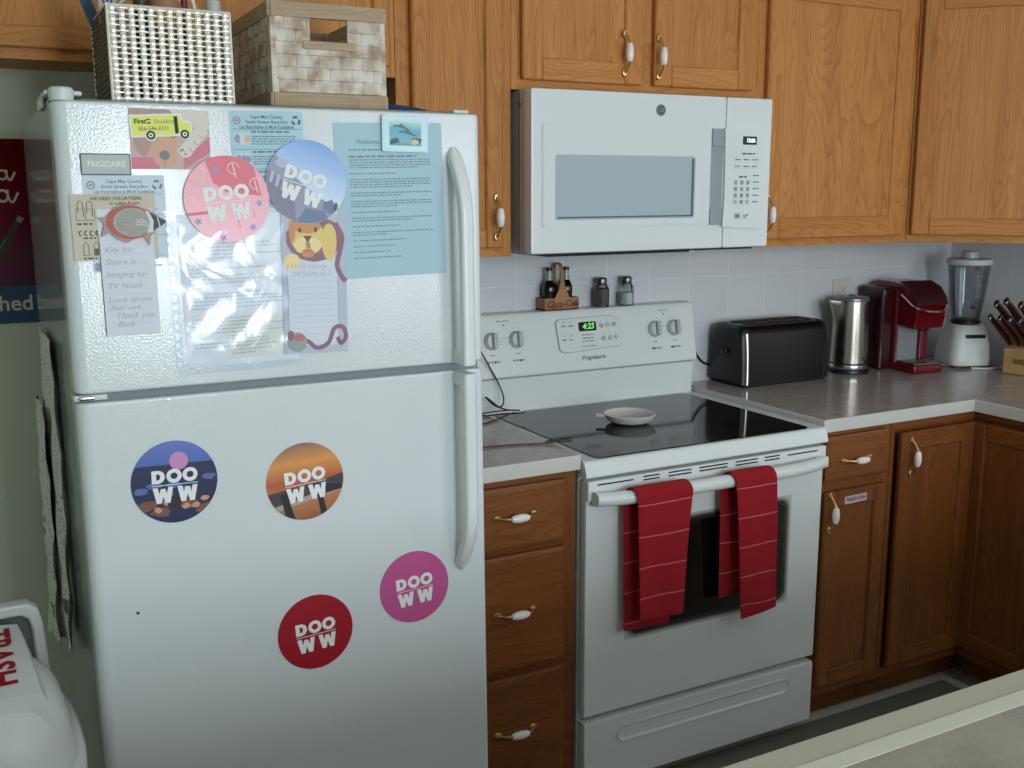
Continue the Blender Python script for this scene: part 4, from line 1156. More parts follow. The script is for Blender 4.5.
# ------------------------------------------------------------------ poster on the back wall
PR = vgrad('poster_red', [(.2, (160, 100, 150)), (.45, (170, 66, 100)), (.8, (168, 34, 56)), (1, (156, 24, 44))], rough=.35)
CRM = flatcol('poster_cream', (226, 214, 200)); PB = flatcol('poster_blue', (52, 82, 116)); BOT = flatcol('poster_bottle', (58, 56, 50)); BOTH = flatcol('poster_bottle_light', (150, 146, 132))
PW, PH_ = .58, .418
mb = MB().box((-PW, -.003, 0), (0, 0, PH_), 0)
mb.quad(-PW, 0, 0, .086, -.0034, 1)
mb.text('Refreshed', .050, -.008, .045, -.0038, 2, align='RIGHT', bold=.012)
def swash(pts, w, k=8):
    q = [(a.x, a.y) for a in spline([(x, z, 0) for x, z in pts], k)]
    n_ = len(q); return q, [w*(.35+.65*abs(sin(pi*i/max(1, n_-1)*2+.6))) for i in range(n_)]
def script_line(ox, oz, s):
    for pts in ([(.9, .75), (.55, 1.0), (.1, .6), (.05, .1), (.4, -.08), (.85, .2)], [(1.15, .45), (1.0, .15), (1.25, .0), (1.4, .3), (1.2, .48), (1.1, .3)],
                [(1.95, .4), (1.65, .45), (1.55, .1), (1.8, .0), (2.0, .15)], [(2.55, .4), (2.2, .45), (2.1, .1), (2.35, .05), (2.58, .42), (2.52, .02), (2.75, .12)]):
        q, w_ = swash(pts, .13*s); mb.stroke([(ox+x*s, oz+z*s) for x, z in q], w_, -.0038, 2)
script_line(-.57, .345, .056); 
for pts in ([(.9, .75), (.55, 1.0), (.1, .6), (.05, .1), (.4, -.08), (.85, .2)], [(1.15, .45), (1.0, .15), (1.25, .0), (1.4, .3), (1.2, .48), (1.1, .3)], [(1.6, .1), (1.95, .9), (1.75, 1.05), (1.6, .5), (1.7, .0), (1.95, .15)]):
    q, w_ = swash(pts, .014*1.0); mb.stroke([(-.245+x*.078, .268+z*.070) for x, z in q], w_, -.0038, 2)
for cx_, cz_, rr in ((-.050, .338, .0125), (-.053, .291, .0155)):
    mb.ring(cx_, cz_, rr, rr*.62, -.0039, 2, 24, sx=.85)
    q, w_ = swash([(cx_+rr*.7, cz_+rr*.9), (cx_+rr*.75, cz_-rr*.3), (cx_+rr*1.3, cz_-rr*.9), (cx_+rr*2.1, cz_+rr*.5)], .006); mb.stroke(q, .0048, -.0040, 2)

def pbottle(M, s):
    pr = [(.0, 0), (.11, 0), (.125, .2), (.10, .42), (.12, .6), (.07, .85), (.042, 1.05), (.04, 1.2), (.05, 1.24), (.05, 1.3), (0, 1.3)]
    out = [(x*s, z*s) for x, z in pr]+[(-x*s, z*s) for x, z in pr[::-1]]
    mb.flat(out, -.0036, 3, M); mb.flat([(-.05*s, .1*s), (-.025*s, .1*s), (-.02*s, .9*s), (-.03*s, .9*s)], -.00365, 4, M); mb.quad(-.05*s, 1.21*s, .05*s, 1.31*s, -.0037, 4, M)
pbottle(T(-.115, 0, .095) @ RY(radians(33)), .135)
pbottle(T(-.30, 0, .10) @ RY(radians(6)), .17); pbottle(T(-.37, 0, .10) @ RY(radians(-6)), .17); pbottle(T(-.50, 0, .10) @ RY(radians(-14)), .15)
tag(mb.build('wall_poster', [PR, PB, CRM, BOT, BOTH], smooth=0), 'dark red soda poster with a blue lettered band on the wall left of the refrigerator', 'poster', loc=(-1.104, -.0005, 1.2255))

# ------------------------------------------------------------------ things on top of the refrigerator
def top_z(y): return 1.6815*cos(TA)+sin(TA)*((y-FY0)-1.6815*TL)
# silver woven-metal basket
SILV = paint('silver_weave', (244, 240, 228), .34, .6); SILD = paint('silver_weave_shaded', (96, 92, 82), .35, 1)  # darker weave paints the shade on the basket's left wall
BKX0, BKX1, BKY0, BKY1, BH = -1.002, -.796, -.722, -.515, .158
loc = (-.899, -.62, top_z(-.62)+.001)
bk_ = thing('wire_basket', 'shiny silver woven metal basket on the left of the refrigerator top', 'basket', loc, (TA, 0, 0))
hx, hy = .103, .1025
def weave_panel(w_, h_, nx_, nz_):
    """a woven panel in local x/z, facing -y: flat uprights with lapping cross strips"""
    mb = MB(); dx = w_/nx_; dz = h_/nz_
    for i in range(nx_):
        x = -w_/2+dx*(i+.5)
        rings = []
        for j in range(nz_*2+1):
            z = dz*j/2; ph = (i+j//1) % 2
            y = -.0016*cos(pi*j/1+pi*i) if j % 2 == 1 or True else 0
            y = -.0020*(1 if ((i+int(j/2)) % 2 == 0) else -1) if j % 2 == 1 else 0
            rings.append([(x-dx*.30, y-.0002, z), (x-dx*.15, y-.0018, z), (x+dx*.15, y-.0018, z), (x+dx*.30, y-.0002, z), (x+dx*.30, y+.0006, z), (x-dx*.30, y+.0006, z)])
        mb.loft(rings)
    for j in range(nz_):
        z = dz*(j+.5); rings = []
        for i in range(nx_*2+1):
            x = -w_/2+dx*i/2
            y = (.0020*(1 if ((int(i/2)+j) % 2 == 0) else -1)) if i % 2 == 1 else 0
            rings.append([(x, y-.0002, z-dz*.22), (x, y-.0018, z-dz*.08), (x, y-.0018, z+dz*.08), (x, y-.0002, z+dz*.22), (x, y+.0006, z+dz*.22), (x, y+.0006, z-dz*.22)])
        mb.loft(rings, 0)
    return mb
front = weave_panel(2*hx, BH, 13, 17)
front.build('basket_wall', SILV, bk_, T(0, -hy, 0), smooth=40)
front.build('basket_wall', SILV, bk_, T(0, hy, 0) @ RZ(pi), smooth=40)
for sgn in (-1, 1):
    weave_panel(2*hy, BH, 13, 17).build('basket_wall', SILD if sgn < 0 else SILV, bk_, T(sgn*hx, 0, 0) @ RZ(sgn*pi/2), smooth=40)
mb = MB()
for z in (.0015, BH):
    c4 = [(-hx, -hy, z), (hx, -hy, z), (hx, hy, z), (-hx, hy, z), (-hx, -hy, z)]
    mb.tube(c4, .0026, 0, 8)
for sx_ in (-hx, hx):
    for sy_ in (-hy, hy): mb.tube([(sx_, sy_, 0), (sx_, sy_, BH)], .0026, 0, 8)
mb.build('rim_wire', SILV, bk_)
MB().box((-hx+.003, -hy+.003, .0008), (hx-.003, hy-.003, .003)).build('basket_floor', SILD, bk_)
# contents of the wire basket
bz = loc[2]+.004
def inb(x, y): return (x, y, bz)
GB = 'odds and ends in the silver basket'
BOTTLEB = paint('jar_brown', (150, 108, 74), .5); YEL = paint('sticker_yellow', (240, 186, 60), .5)
mb = MB().lathe([(.030, 0), (.031, .004), (.031, .168), (.026, .182), (.022, .187), (.022, .215), (.0001, .216)], 0, 24).lathe([(.0316, .128), (.0316, .157)], 1, 24, cap=False)
tag(mb.build('supplement_bottle', [BOTTLEB, YEL]), 'brown bottle with a bright yellow band in the middle of the silver basket', 'bottle', GB, inb(-.900, -.672))
mb = MB().lathe([(.015, 0), (.015, .138), (.0145, .142), (.0132, .178), (.0125, .1815), (.004, .1825), (.0025, .190), (.0001, .191)], 0, 20)
tag(mb.build('tube_cap', paint('cap_grey', (186, 186, 184), .4)), 'small grey capped nozzle bottle at the right end of the silver basket', 'bottle', GB, inb(-.814, -.675))
CABW = paint('cable_white', (224, 226, 224), .4)
mb = MB().tube(spline([(-.03, 0, .01), (-.034, 0, .10), (-.020, 0, .165), (.010, 0, .185), (.030, 0, .160), (.034, 0, .09), (.030, 0, .01)], 6), .0028, 0, 8)
tag(mb.build('charging_cable', CABW), 'white cable looping up out of the left of the silver basket', 'cable', GB, inb(-.952, -.655))
mb = MB().tube(spline([(0, 0, .01), (.004, 0, .09), (.0, 0, .15), (-.012, .0, .2), (-.025, .004, .212), (-.03, .006, .16), (-.025, .008, .02)], 6), .0033, 0, 8)
tag(mb.build('charging_cable', CABW), 'white cable looping up out of the right half of the silver basket', 'cable', GB, inb(-.842, -.668))
mb = MB().box((-.010, -.0035, 0), (.010, .0035, .235), 0, .002)
tag(mb.build('pen_pack', paint('pack_blue', (40, 92, 130), .4)), 'blue flat pack leaning out over the left rim of the silver basket', 'pack', GB, (-.948, -.545, bz+.006), (0, radians(-20), 0))
mb = MB().box((-.016, -.006, 0), (.016, .006, .200), 0, .003).disc(.0, .175, .009, .009, -.0064, 1, 20).ring(.0, .175, .005, .004, -.0066, 2, 16)
tag(mb.build('card_box', [paint('box_pale', (190, 184, 174), .5), paint('box_navy', (58, 58, 108), .5), LETW]), 'narrow pale box with a navy round mark in the silver basket corner', 'box', GB, inb(-.978, -.640), (0, radians(-4), 0))
mb = MB().lathe([(.005, 0), (.005, .15), (.0065, .155), (.0065, .19), (.005, .192), (.0001, .193)], 0, 12)
tag(mb.build('lip_balm', paint('tube_maroon', (134, 40, 60), .4)), 'maroon tube standing right of the yellow-banded bottle', 'tube', GB, inb(-.858, -.640))
mb = MB().lathe([(.016, 0), (.016, .14), (.013, .16), (.013, .185), (.0001, .186)], 0, 16)
tag(mb.build('medicine_bottle', paint('bottle_dark', (52, 42, 38), .4)), 'dark bottle left of the yellow-banded bottle in the silver basket', 'bottle', GB, inb(-.942, -.690))

# whitewashed woven wood crate
m, t, p = mat_new('whitewash_slat')
tc = nd(t, 'ShaderNodeTexCoord'); n = nd(t, 'ShaderNodeTexNoise'); n.inputs['Scale'].default_value = 26; n.inputs['Detail'].default_value = 3
t.links.new(tc.outputs['Object'], n.inputs['Vector'])
t.links.new(ramp(t, n.outputs['Fac'], [(.38, (220, 213, 204)), (.52, (202, 188, 172)), (.64, (172, 146, 126))]), p.inputs['Base Color']); p.inputs['Roughness'].default_value = .75
SLAT = m
CRW = oak('crate_wood', 'x', (178, 156, 128), (156, 132, 104), (196, 178, 152), .7)
CRY = oak('crate_wood_side', 'y', (178, 156, 128), (156, 132, 104), (196, 178, 152), .7)
loc = (-.614, -.565, top_z(-.565)+.001)
cr = thing('woven_crate', 'whitewashed woven wood crate with a cut-out handle on the refrigerator top', 'basket', loc, (TA, 0, 0))
wx, wy, ch = .1065, .157, .186
def crate_side(w_, hole, M, nm, woodm):
    cols = [SLAT, woodm]
    mb = MB(); nrow = 6; z0, z1 = .026, .160; dz = (z1-z0)/nrow
    for j in range(nrow):
        zz0 = z0+dz*j
        k = 5 if w_ < .25 else 7
        sw = w_/k
        for i in range(-1, k+1):
            a = -w_/2+sw*(i+(.5 if j % 2 else 0)); b_ = a+sw
            a, b_ = max(a, -w_/2), min(b_, w_/2)
            if b_-a < .004: continue
            if hole and j >= 4 and b_ > -.036 and a < .036:
                if a < -.037: b_ = -.036
                elif b_ > .037: a = .036
                else: continue
                if b_-a < .004: continue
            # bulging woven slat
            v = []; f = []
            for q in range(5):
                u = q/4; x = a+.0003+(b_-a-.0006)*u; y = -.0036-.0026*sin(pi*u)
                v += [(x, y, zz0+.0003), (x, y, zz0+dz-.0003), (x, .002, zz0+.0003), (x, .002, zz0+dz-.0003)]
            for q in range(4):
                c_ = q*4; f += [(c_, c_+4, c_+5, c_+1), (c_+2, c_+3, c_+7, c_+6), (c_+1, c_+5, c_+7, c_+3), (c_, c_+2, c_+6, c_+4)]
            f += [(0, 1, 3, 2), (16, 18, 19, 17)]
            mb.raw(v, f, 0)
    mb.box((-w_/2, .0005, .02), (w_/2, .003, .114 if hole else .16), 0)
    if hole: mb.box((-w_/2, .0005, .114), (-.037, .003, .16), 0).box((.037, .0005, .114), (w_/2, .003, .16), 0)
    mb.build('woven_side', cols, cr, M, smooth=30)
    mb = MB().box((-w_/2-.003, -.0085, 0), (w_/2+.003, .004, .025), 0, .002).box((-w_/2-.003, -.0085, .159), (w_/2+.003, .004, ch), 0, .002)
    if hole: mb.box((-.052, -.0085, .104), (.050, .004, .119), 0, .002)
    mb.build('frame_slat', woodm, cr, M)
crate_side(2*wx, True, T(0, -wy, 0), 'f', CRW); crate_side(2*wx, True, T(0, wy, 0) @ RZ(pi), 'b', CRW)
crate_side(2*wy, False, T(-wx, 0, 0) @ RZ(-pi/2), 'l', CRW); crate_side(2*wy, False, T(wx, 0, 0) @ RZ(pi/2), 'r', CRW)
for sx_ in (-1, 1):
    for sy_ in (-1, 1): MB().box((sx_*(wx-.002)-.007, sy_*(wy-.002)-.007, .0), (sx_*(wx-.002)+.007, sy_*(wy-.002)+.007, ch+.001), 0, .002).build('corner_post', SLAT, cr)
MB().box((-wx+.004, -wy+.004, .002), (wx-.004, wy-.004, .007)).build('crate_floor', CRW, cr)
# blue folded cloth beside the crate
BLU = paint('cloth_blue', (30, 62, 108), .85, bump=.4, bscale=90)
rings = []
for i in range(15):
    u = i/14; x = -.052+.11*u; hgt = .013*(1-u**2.2)+.0025; dy = .05*(1-.5*u)
    rings.append([(x, -dy, .0), (x, -dy*.9, hgt*.7), (x, -dy*.3, hgt), (x, dy*.4, hgt*.9), (x, dy, hgt*.3), (x, dy, 0)])
tag(MB().loft(rings).build('folded_cloth', BLU, subd=1), 'dark blue folded cloth tucked on the refrigerator top right of the crate', 'cloth', loc=(-.445, -.675, top_z(-.675)+.001), rot=(TA, 0, 0))

# ------------------------------------------------------------------ trash can
BINW = paint('bin_plastic', (206, 210, 206), .42); BIND = paint('bin_inner', (92, 100, 94), .6)
loc = (-1.271, -.85, 0)
tb = thing('trash_can', 'white swing-lid trash can lettered in red beside the refrigerator', 'trash can', loc, (0, 0, radians(1)))
def sup(rx, ry, z, n=44, e=3.2, cx=0, cy=0):
    out = []
    for i in range(n):
        a = 2*pi*i/n; c, s = cos(a), sin(a)
        out.append((cx+rx*math.copysign(abs(c)**(2/e), c), cy+ry*math.copysign(abs(s)**(2/e), s), z))
    return out
mb = MB().loft([sup(.090, .150, .0), sup(.095, .155, .01), sup(.114, .196, .585), sup(.118, .200, .598)])
mb.build('can_body', BINW, tb)
mb = MB().loft([sup(.122, .205, .585), sup(.127, .211, .592), sup(.127, .211, .612), sup(.121, .204, .624), sup(.112, .194, .626)])
mb.loft([sup(.111, .192, .620), sup(.108, .184, .650, e=2.8), sup(.100, .165, .690, e=2.6, cy=-.008), sup(.086, .135, .722, e=2.5, cy=-.016), sup(.062, .09, .742, e=2.4, cy=-.02), sup(.02, .03, .750, e=2.2, cy=-.02), sup(.001, .001, .7505, cy=-.02)])
mb.build('lid', BINW, tb, smooth=60)
arch = [(-.098, .640), (-.090, .760), (-.084, .790), (-.068, .803), (.068, .803), (.084, .790), (.090, .760), (.098, .640)]
inn = [(-.078, .640), (-.072, .752), (-.067, .772), (-.054, .781), (.054, .781), (.067, .772), (.072, .752), (.078, .640)]
v = []; f = []; n = len(arch)
for y in (.165, .200):
    v += [(x, y-(z-.64)*.2, z) for x, z in arch]+[(x, y-(z-.64)*.2, z) for x, z in inn]
for i in range(n-1):
    f += [(i, i+1, n+i+1, n+i), (2*n+i, 3*n+i, 3*n+i+1, 2*n+i+1), (i, 2*n+i, 2*n+i+1, i+1), (n+i, n+i+1, 3*n+i+1, 3*n+i)]
hf = MB().raw(v, f).build('hood_frame', BINW, tb, smooth=50)
md = hf.modifiers.new('b', 'BEVEL'); md.width = .004; md.segments = 2
MB().loft([[(x*.98, y_-(z-.64)*.2, z) for x, z in inn] for y_ in (.178, .183)]).build('hood_back', BIND, tb)
mb = MB(); rings = []
def flap_z(y):
    u = max(0, min(1, (.100-y)/.235)); return .786-.008*u-.022*u*u
for i in range(13):
    u = i/12; y = .100-.235*u; zc = flap_z(y); hw_ = .054+.020*u
    rings.append([(-hw_, y, zc-.065), (-hw_*.98, y, zc-.022), (-hw_*.86, y, zc-.004), (-hw_*.4, y, zc), (hw_*.4, y, zc), (hw_*.86, y, zc-.004), (hw_*.98, y, zc-.022), (hw_, y, zc-.065)])
mb.loft(rings)
flp = mb.build('swing_flap', BINW, tb, smooth=50)
mb = MB().text('TRASH', .060, 0, 0, 0, 0, bold=.03, depth=.0004)
tx = mb.build('red_lettering', paint('trash_red', (196, 26, 60), .5), flp)
tx.data.transform(T(.008, -.014, 0) @ RZ(-pi/2) @ RX(-pi/2))
for v_ in tx.data.vertices: v_.co.z = flap_z(v_.co.y)+.0012

# ------------------------------------------------------------------ things on the stove back guard
WC = oak('caddy_wood', 'x', (176, 124, 88), (150, 98, 66), (190, 140, 102), .55)
loc = (.2865, -.0375, 1.1812)
cd_ = thing('bottle_caddy', 'small wooden soda bottle carrier with a looped handle on the stove ledge', 'caddy', loc)
mb = MB(); a, b_, h_ = .0575, .0275, .036
mb.box((-a, -b_, 0), (a, b_, .004)).box((-a, -b_, 0), (a, -b_+.005, h_), 0, .001).box((-a, b_-.005, 0), (a, b_, h_), 0, .001)
mb.box((-a, -b_+.005, 0), (-a+.005, b_-.005, h_)).box((a-.005, -b_+.005, 0), (a, b_-.005, h_))
mb.box((-.0015, -b_+.005, .004), (.0015, b_-.005, h_*.8))
mb.build('tray', WC, cd_)
# looped strap handle: wide foot on the front board, narrow strip over the top
path = [(-b_-.0005, .004), (-b_-.0005, .036), (-b_-.0005, .06), (-b_-.0002, .085), (-b_+.002, .108)]
path += [(-.0+ (b_-.002)*-cos(pi*i/10), .108+.028*sin(pi*i/10)) for i in range(1, 10)]
path += [(b_-.002, .108), (b_, .085), (b_, .036), (b_, .004)]
wd = []
for i, (y, z) in enumerate(path): wd.append(.0060+.024*max(0, min(1, (.074-z)/.046))**1.2 if z < .074 else .0060)
rings = []
for i, (y, z) in enumerate(path):
    t0 = path[max(i-1, 0)]; t1 = path[min(i+1, len(path)-1)]
    dy, dz = t1[0]-t0[0], t1[1]-t0[1]; L_ = sqrt(dy*dy+dz*dz); ny_, nz_ = -dz/L_*.0013, dy/L_*.0013
    rings.append([(-wd[i], y+ny_, z+nz_), (wd[i], y+ny_, z+nz_), (wd[i], y-ny_, z-nz_), (-wd[i], y-ny_, z-nz_)])
MB().loft(rings).build('loop_handle', WC, cd_, smooth=50)
mb = MB().text('Coca-Cola', .026, .0, .018, 0, 0, shear=.45, bold=.02, sx=.95)
q = [(a_.x, a_.y) for a_ in spline([(-.043, .011, 0), (-.030, .008, 0), (-.010, .0095, 0), (.012, .0085, 0)], 6)]
mb.stroke(q, [.0008+.0011*sin(pi*i/(len(q)-1)) for i in range(len(q))], 0, 0)
mb.build('script_lettering', paint('burnt_ink', (96, 44, 30), .6), cd_, T(0, -b_-.0022, 0))
COLA = paint('cola_dark', (10, 14, 13), .08, spec=.6); GG = paint('bottle_green_glass', (136, 158, 146), .12, spec=.5); CAPB = paint('crown_cap', (26, 28, 26), .4)
GBt = 'miniature cola bottles in the wooden carrier'
def cola(x, y, label):
    o = thing('cola_bottle', label, 'bottle', (x, y, 1.1812+.0045), group=GBt)
    mb2 = MB().lathe([(.0001, .0), (.018, .0), (.0195, .004), (.0198, .022), (.0186, .034), (.0202, .050), (.0192, .064), (.0140, .076), (.0105, .082)], 0, 28)
    mb2.build('bottle_body', COLA, o)
    MB().lathe([(.0105, .082), (.0096, .092), (.0082, .104), (.0082, .110)], 0, 24).build('bottle_neck', GG, o)
    MB().lathe([(.0098, .109), (.0100, .116), (.0085, .119), (.0001, .1195)], 0, 22).build('crown_cap', CAPB, o)
cola(.2865-.0285, -.0375, 'dark cola bottle left of the loop handle in the wooden carrier')
cola(.2865+.0285, -.0375, 'dark cola bottle right of the loop handle in the wooden carrier')

PEP = paint('ground_pepper', (112, 102, 96), .9, bump=1, bscale=900); SALT = paint('table_salt', (222, 222, 222), .85)
SHC = paint('shaker_cap', (104, 106, 108), .25, .9)
def shaker(x, label, fill, fh):
    o = thing('shaker', label, 'shaker', (x, -.036, 1.1812), group='glass shakers on the stove ledge')
    def sec(r, z, e=8): return [(r*(1+.04*(i % 2))*cos(2*pi*i/16), r*(1+.04*(i % 2))*sin(2*pi*i/16), z) for i in range(16)]
    MB().loft([sec(.0225, 0), sec(.0238, .002), sec(.0238, .052), sec(.0185, .063), sec(.0150, .067)]).build('glass_body', GLASS, o, smooth=20)
    MB().loft([sec(.0205, .0035), sec(.0208, fh)]).build('contents', fill, o, smooth=20)
    MB().lathe([(.0165, .065), (.0172, .071), (.0172, .081), (.0155, .085), (.0110, .0875), (.0001, .0882)], 0, 24).build('cap', SHC, o)
shaker(.440, 'glass pepper shaker with a grey cap on the stove ledge', PEP, .054)
shaker(.530, 'glass salt shaker with a grey cap on the stove ledge', SALT, .038)

# ------------------------------------------------------------------ on the right countertop
CZ = .9142
# long-slot toaster
loc = (1.047, -.107, CZ)
to = thing('toaster', 'long black steel toaster nearest the stove on the right countertop', 'toaster', loc)
hx, hy, th2 = .183, .083, .194
def tsec(k, zt):
    """cross-section in (y,z) of the toaster shell"""
    o = [(-hy*k, .010)]
    o += [(-hy*k*(1-.10*(i/8)**2), .010+(zt-.045)*i/8) for i in range(1, 9)]
    o += [(-hy*k*.90+.035*(1-cos(a))*.9, zt-.035+.035*sin(a)) for a in [pi/2*i/6 for i in range(1, 7)]]
    o2 = [(-y, z) for y, z in o[::-1]]
    return o+o2
mb = MB()
mb.loft([[(x, y, z) for y, z in tsec(1.0, th2)] for x in (-hx+.030, -hx+.034, hx-.034, hx-.030)])
mb.build('steel_shell', TOASTM, to, smooth=40)
for s_ in (-1, 1):
    mb = MB().loft([[(s_*(hx-.031), y, z) for y, z in tsec(1.015, th2+.002)], [(s_*(hx-.012), y, z) for y, z in tsec(1.01, th2)], [(s_*(hx-.003), y*.95, .012+(z-.010)*.96) for y, z in tsec(1.0, th2-.004)], [(s_*hx, y*.88, .016+(z-.010)*.90) for y, z in tsec(1.0, th2-.008)]])
    mb.build('end_cap', BLACK, to, smooth=40)
mb = MB().box((-hx+.012, -hy+.004, 0), (hx-.012, hy-.004, .014), 0, .004)
mb.build('base', BLACKM, to)
mb = MB()
for y in (-.026, .026):
    mb.prism(rrect(-.135, -.0135, .135, .0135, .012), 0, .0035, 0, T(0, y, th2+.0002) @ RX(pi/2) @ T(0, 0, 0))
mb.build('bread_slot', BLACKM, to)
mb = MB()
for y in (-.026, .026):
    mb.tube([(x, y_+y, th2+.001) for x, y_ in rrect(-.138, -.0165, .138, .0165, .014)+[rrect(-.138, -.0165, .138, .0165, .014)[0]]], .0022, 0, 8)
mb.build('slot_rim', TOASTM, to)
EDGE = paint('highlight_steel', (232, 232, 226), .3, 1)
sec_ = tsec(1.02, th2+.0025)
mb = MB().tube([(-hx+.020, y, z) for y, z in sec_[:10]], .0042, 0, 8)
mb.build('edge_highlight', EDGE, to)  # bright tube stands in for the highlight along the shell's left edge
MB().box((-hx-.010, -.012, .100), (-hx+.004, .012, .118), 0, .004).build('lever', BLACK, to)
mb = MB().tube(spline([(.90-loc[0], -.02-loc[1], .045), (.85-loc[0], -.016-loc[1], .06), (.815-loc[0], -.015-loc[1], .10), (.795-loc[0], -.012-loc[1], .16), (.79-loc[0], -.012-loc[1], .17)], 6), .0035, 0, 8)
mb.build('power_cord', BLACK, to)

# electric kettle
loc = (1.390, -.118, CZ)
ke = thing('electric_kettle', 'brushed steel electric kettle between the toaster and the coffee maker', 'kettle', loc)
MB().lathe([(.066, 0), (.067, .004), (.066, .012), (.060, .014)], 0, 40).build('power_base', BLACK, ke)
MB().lathe([(.0625, .015), (.064, .018), (.064, .028), (.0632, .030)], 0, 40).build('base_ring', STEEL, ke)
MB().lathe([(.0628, .030), (.0628, .036)], 0, 40, cap=False).build('seam_ring', BLACKM, ke)
MB().lathe([(.0635, .036), (.063, .06), (.060, .16), (.057, .225), (.0555, .243), (.053, .247)], 0, 48).build('body', BRUSHED, ke)
MB().lathe([(.0555, .243), (.056, .247), (.055, .253), (.050, .257), (.02, .259), (.0001, .259)], 0, 40).lathe([(.010, .259), (.011, .264), (.0001, .266)], 0, 18).build('lid', paint('lid_grey', (120, 124, 126), .3, .6), ke)
mb = MB().loft([[(-.048, -.020, .175), (-.048, .020, .175), (-.060, .004, .165), (-.060, -.004, .165)], [(-.050, -.020, .225), (-.050, .020, .225), (-.078, .007, .228), (-.078, -.007, .228)], [(-.050, -.018, .243), (-.050, .018, .243), (-.086, .006, .246), (-.086, -.006, .246)]])
mb.build('spout', BRUSHED, ke, RZ(radians(-12)), smooth=40)
mb = MB().tube(spline([(.050, 0, .232), (.075, 0, .238), (.094, 0, .222), (.098, 0, .17), (.096, 0, .10), (.084, 0, .066), (.060, 0, .058)], 6), [.010]*6+[.011]*24+[.009]*7, 0, 12)
mb.build('handle', BLACK, ke, RZ(radians(32)))
mb = MB().prism(rrect(-.009, -.004, .009, .004, .004), 0, -.0015, 0).prism(rrect(-.0065, -.0022, .0065, .0022, .002), -.001, -.002, 1)
mb.build('level_badge', [BLACK, CHROME], ke, RZ(radians(5)) @ T(0, -.0632, .052))

# pod coffee maker
CRED = paint('coffee_red', (106, 12, 24), .25, coat=.3); CREDD = paint('coffee_dark', (58, 12, 18), .4)
loc = (1.615, -.150, CZ)
cm = thing('coffee_maker', 'dark red single cup coffee maker between the kettle and the blender', 'coffee maker', loc, (0, 0, radians(-8)))
hw_ = .062
mb = MB().box((-hw_, -.03, .0), (hw_, .12, .285), 0, .012, 3)
mb.build('water_housing', CRED, cm)
# pouring head: profile in (y,z)
hd = [(-.03, .158), (-.095, .150), (-.112, .152), (-.122, .190), (-.122, .236), (-.105, .268), (-.06, .292), (.0, .300), (.08, .302), (.10, .285), (-.03, .270)]
mb = MB().loft([[(x, y, z) for y, z in hd] for x in (-hw_+.002, -hw_+.004, hw_-.004, hw_-.002)])
hdo = mb.build('brew_head', CRED, cm, smooth=30)
hdo.modifiers.new('b', 'BEVEL').width = .005
lid = [(-.128, .232), (-.118, .256), (-.09, .288), (-.04, .306), (-.035, .302), (-.085, .282), (-.11, .252)]
mb = MB().loft([[(x, y, z) for y, z in lid] for x in (-hw_-.001, hw_+.001)])
mb.build('head_lid', CREDD, cm, smooth=30)
mb = MB().tube(spline([(-hw_-.003, -.050, .262), (-hw_-.003, -.075, .248), (-hw_-.001, -.115, .226), (-.03, -.142, .214), (.03, -.142, .214), (hw_+.001, -.115, .226), (hw_+.003, -.075, .248), (hw_+.003, -.05, .262)], 6), .0045, 0, 8)
mb.build('lift_handle', CHROME, cm)
mb = MB().box((-hw_+.002, -.128, 0), (hw_-.002, -.02, .030), 0, .008)
mb.build('drip_tray', CRED, cm)
mb = MB().box((-hw_+.008, -.122, .030), (hw_-.008, -.035, .033), 0, .001)
for q in range(7): mb.box((-hw_+.010+q*.0145, -.120, .033), (-hw_+.014+q*.0145, -.037, .035))
mb.build('drip_grate', STEEL, cm)
mb = MB().quad(-hw_+.008, .034, hw_-.034, .192, -.0312)
mb.build('back_splash', paint('splash_grey', (132, 136, 140), .3), cm)
mb = MB().box((hw_-.034, -.046, .034), (hw_-.002, -.020, .192), 0, .006)
mb.build('side_rail', CRED, cm)
mb = MB().box((-.018, -.10, .142), (.018, -.06, .160), 0, .004)
mb.build('nozzle', BLACK, cm)
mb = MB().box((-hw_-.050, -.012, .0), (-hw_+.002, .110, .283), 0, .010, 3)
mb.build('water_tank', paint('tank_red_shaded', (54, 20, 26), .15), cm)  # shadow on the red body's left side put into this darker colour

# blender
loc = (1.842, -.212, CZ)
bl = thing('blender', 'white blender with a clear jar in the corner under the diagonal cabinet', 'blender', loc, (0, 0, radians(-20)))
def rsq(r, z, e=4): return sup(r, r, z, 32, e)
mb = MB().loft([rsq(.074, .008), rsq(.078, .012), rsq(.079, .03), rsq(.074, .075), rsq(.064, .125, 3.2), rsq(.056, .145, 2.6), rsq(.050, .149, 2.2)])
mb.build('motor_base', WHITEP, bl, smooth=50)
mb = MB().loft([rsq(.083, .0), rsq(.085, .003), rsq(.081, .009), rsq(.074, .010)])
mb.build('foot_plate', STEEL, bl)
mb = MB().box((-.034, -.0775, .105), (.034, -.055, .117), 0, .002)
mb.build('button_row', BLACK, bl)
MB().lathe([(.046, .149), (.050, .152), (.050, .160), (.044, .164)], 0, 32).build('jar_collar', BLACK, bl)
mb = MB().lathe([(.043, .162), (.048, .175), (.058, .25), (.068, .345), (.070, .356)], 0, 40, cap=False)
mb.build('jar', JAR, bl)
for q in range(4): MB().box((-.012, -.0565-q*.0042, .215+q*.034), (.016, -.055-q*.0042, .2165+q*.034)).build('measure_mark', GREYP, bl)
mb = MB().tube(spline([(.066, 0, .335), (.094, 0, .332), (.104, 0, .30), (.098, 0, .235), (.082, 0, .205), (.053, 0, .20)], 6), .0085, 0, 10)
mb.build('jar_handle', JAR, bl, RZ(radians(35)))
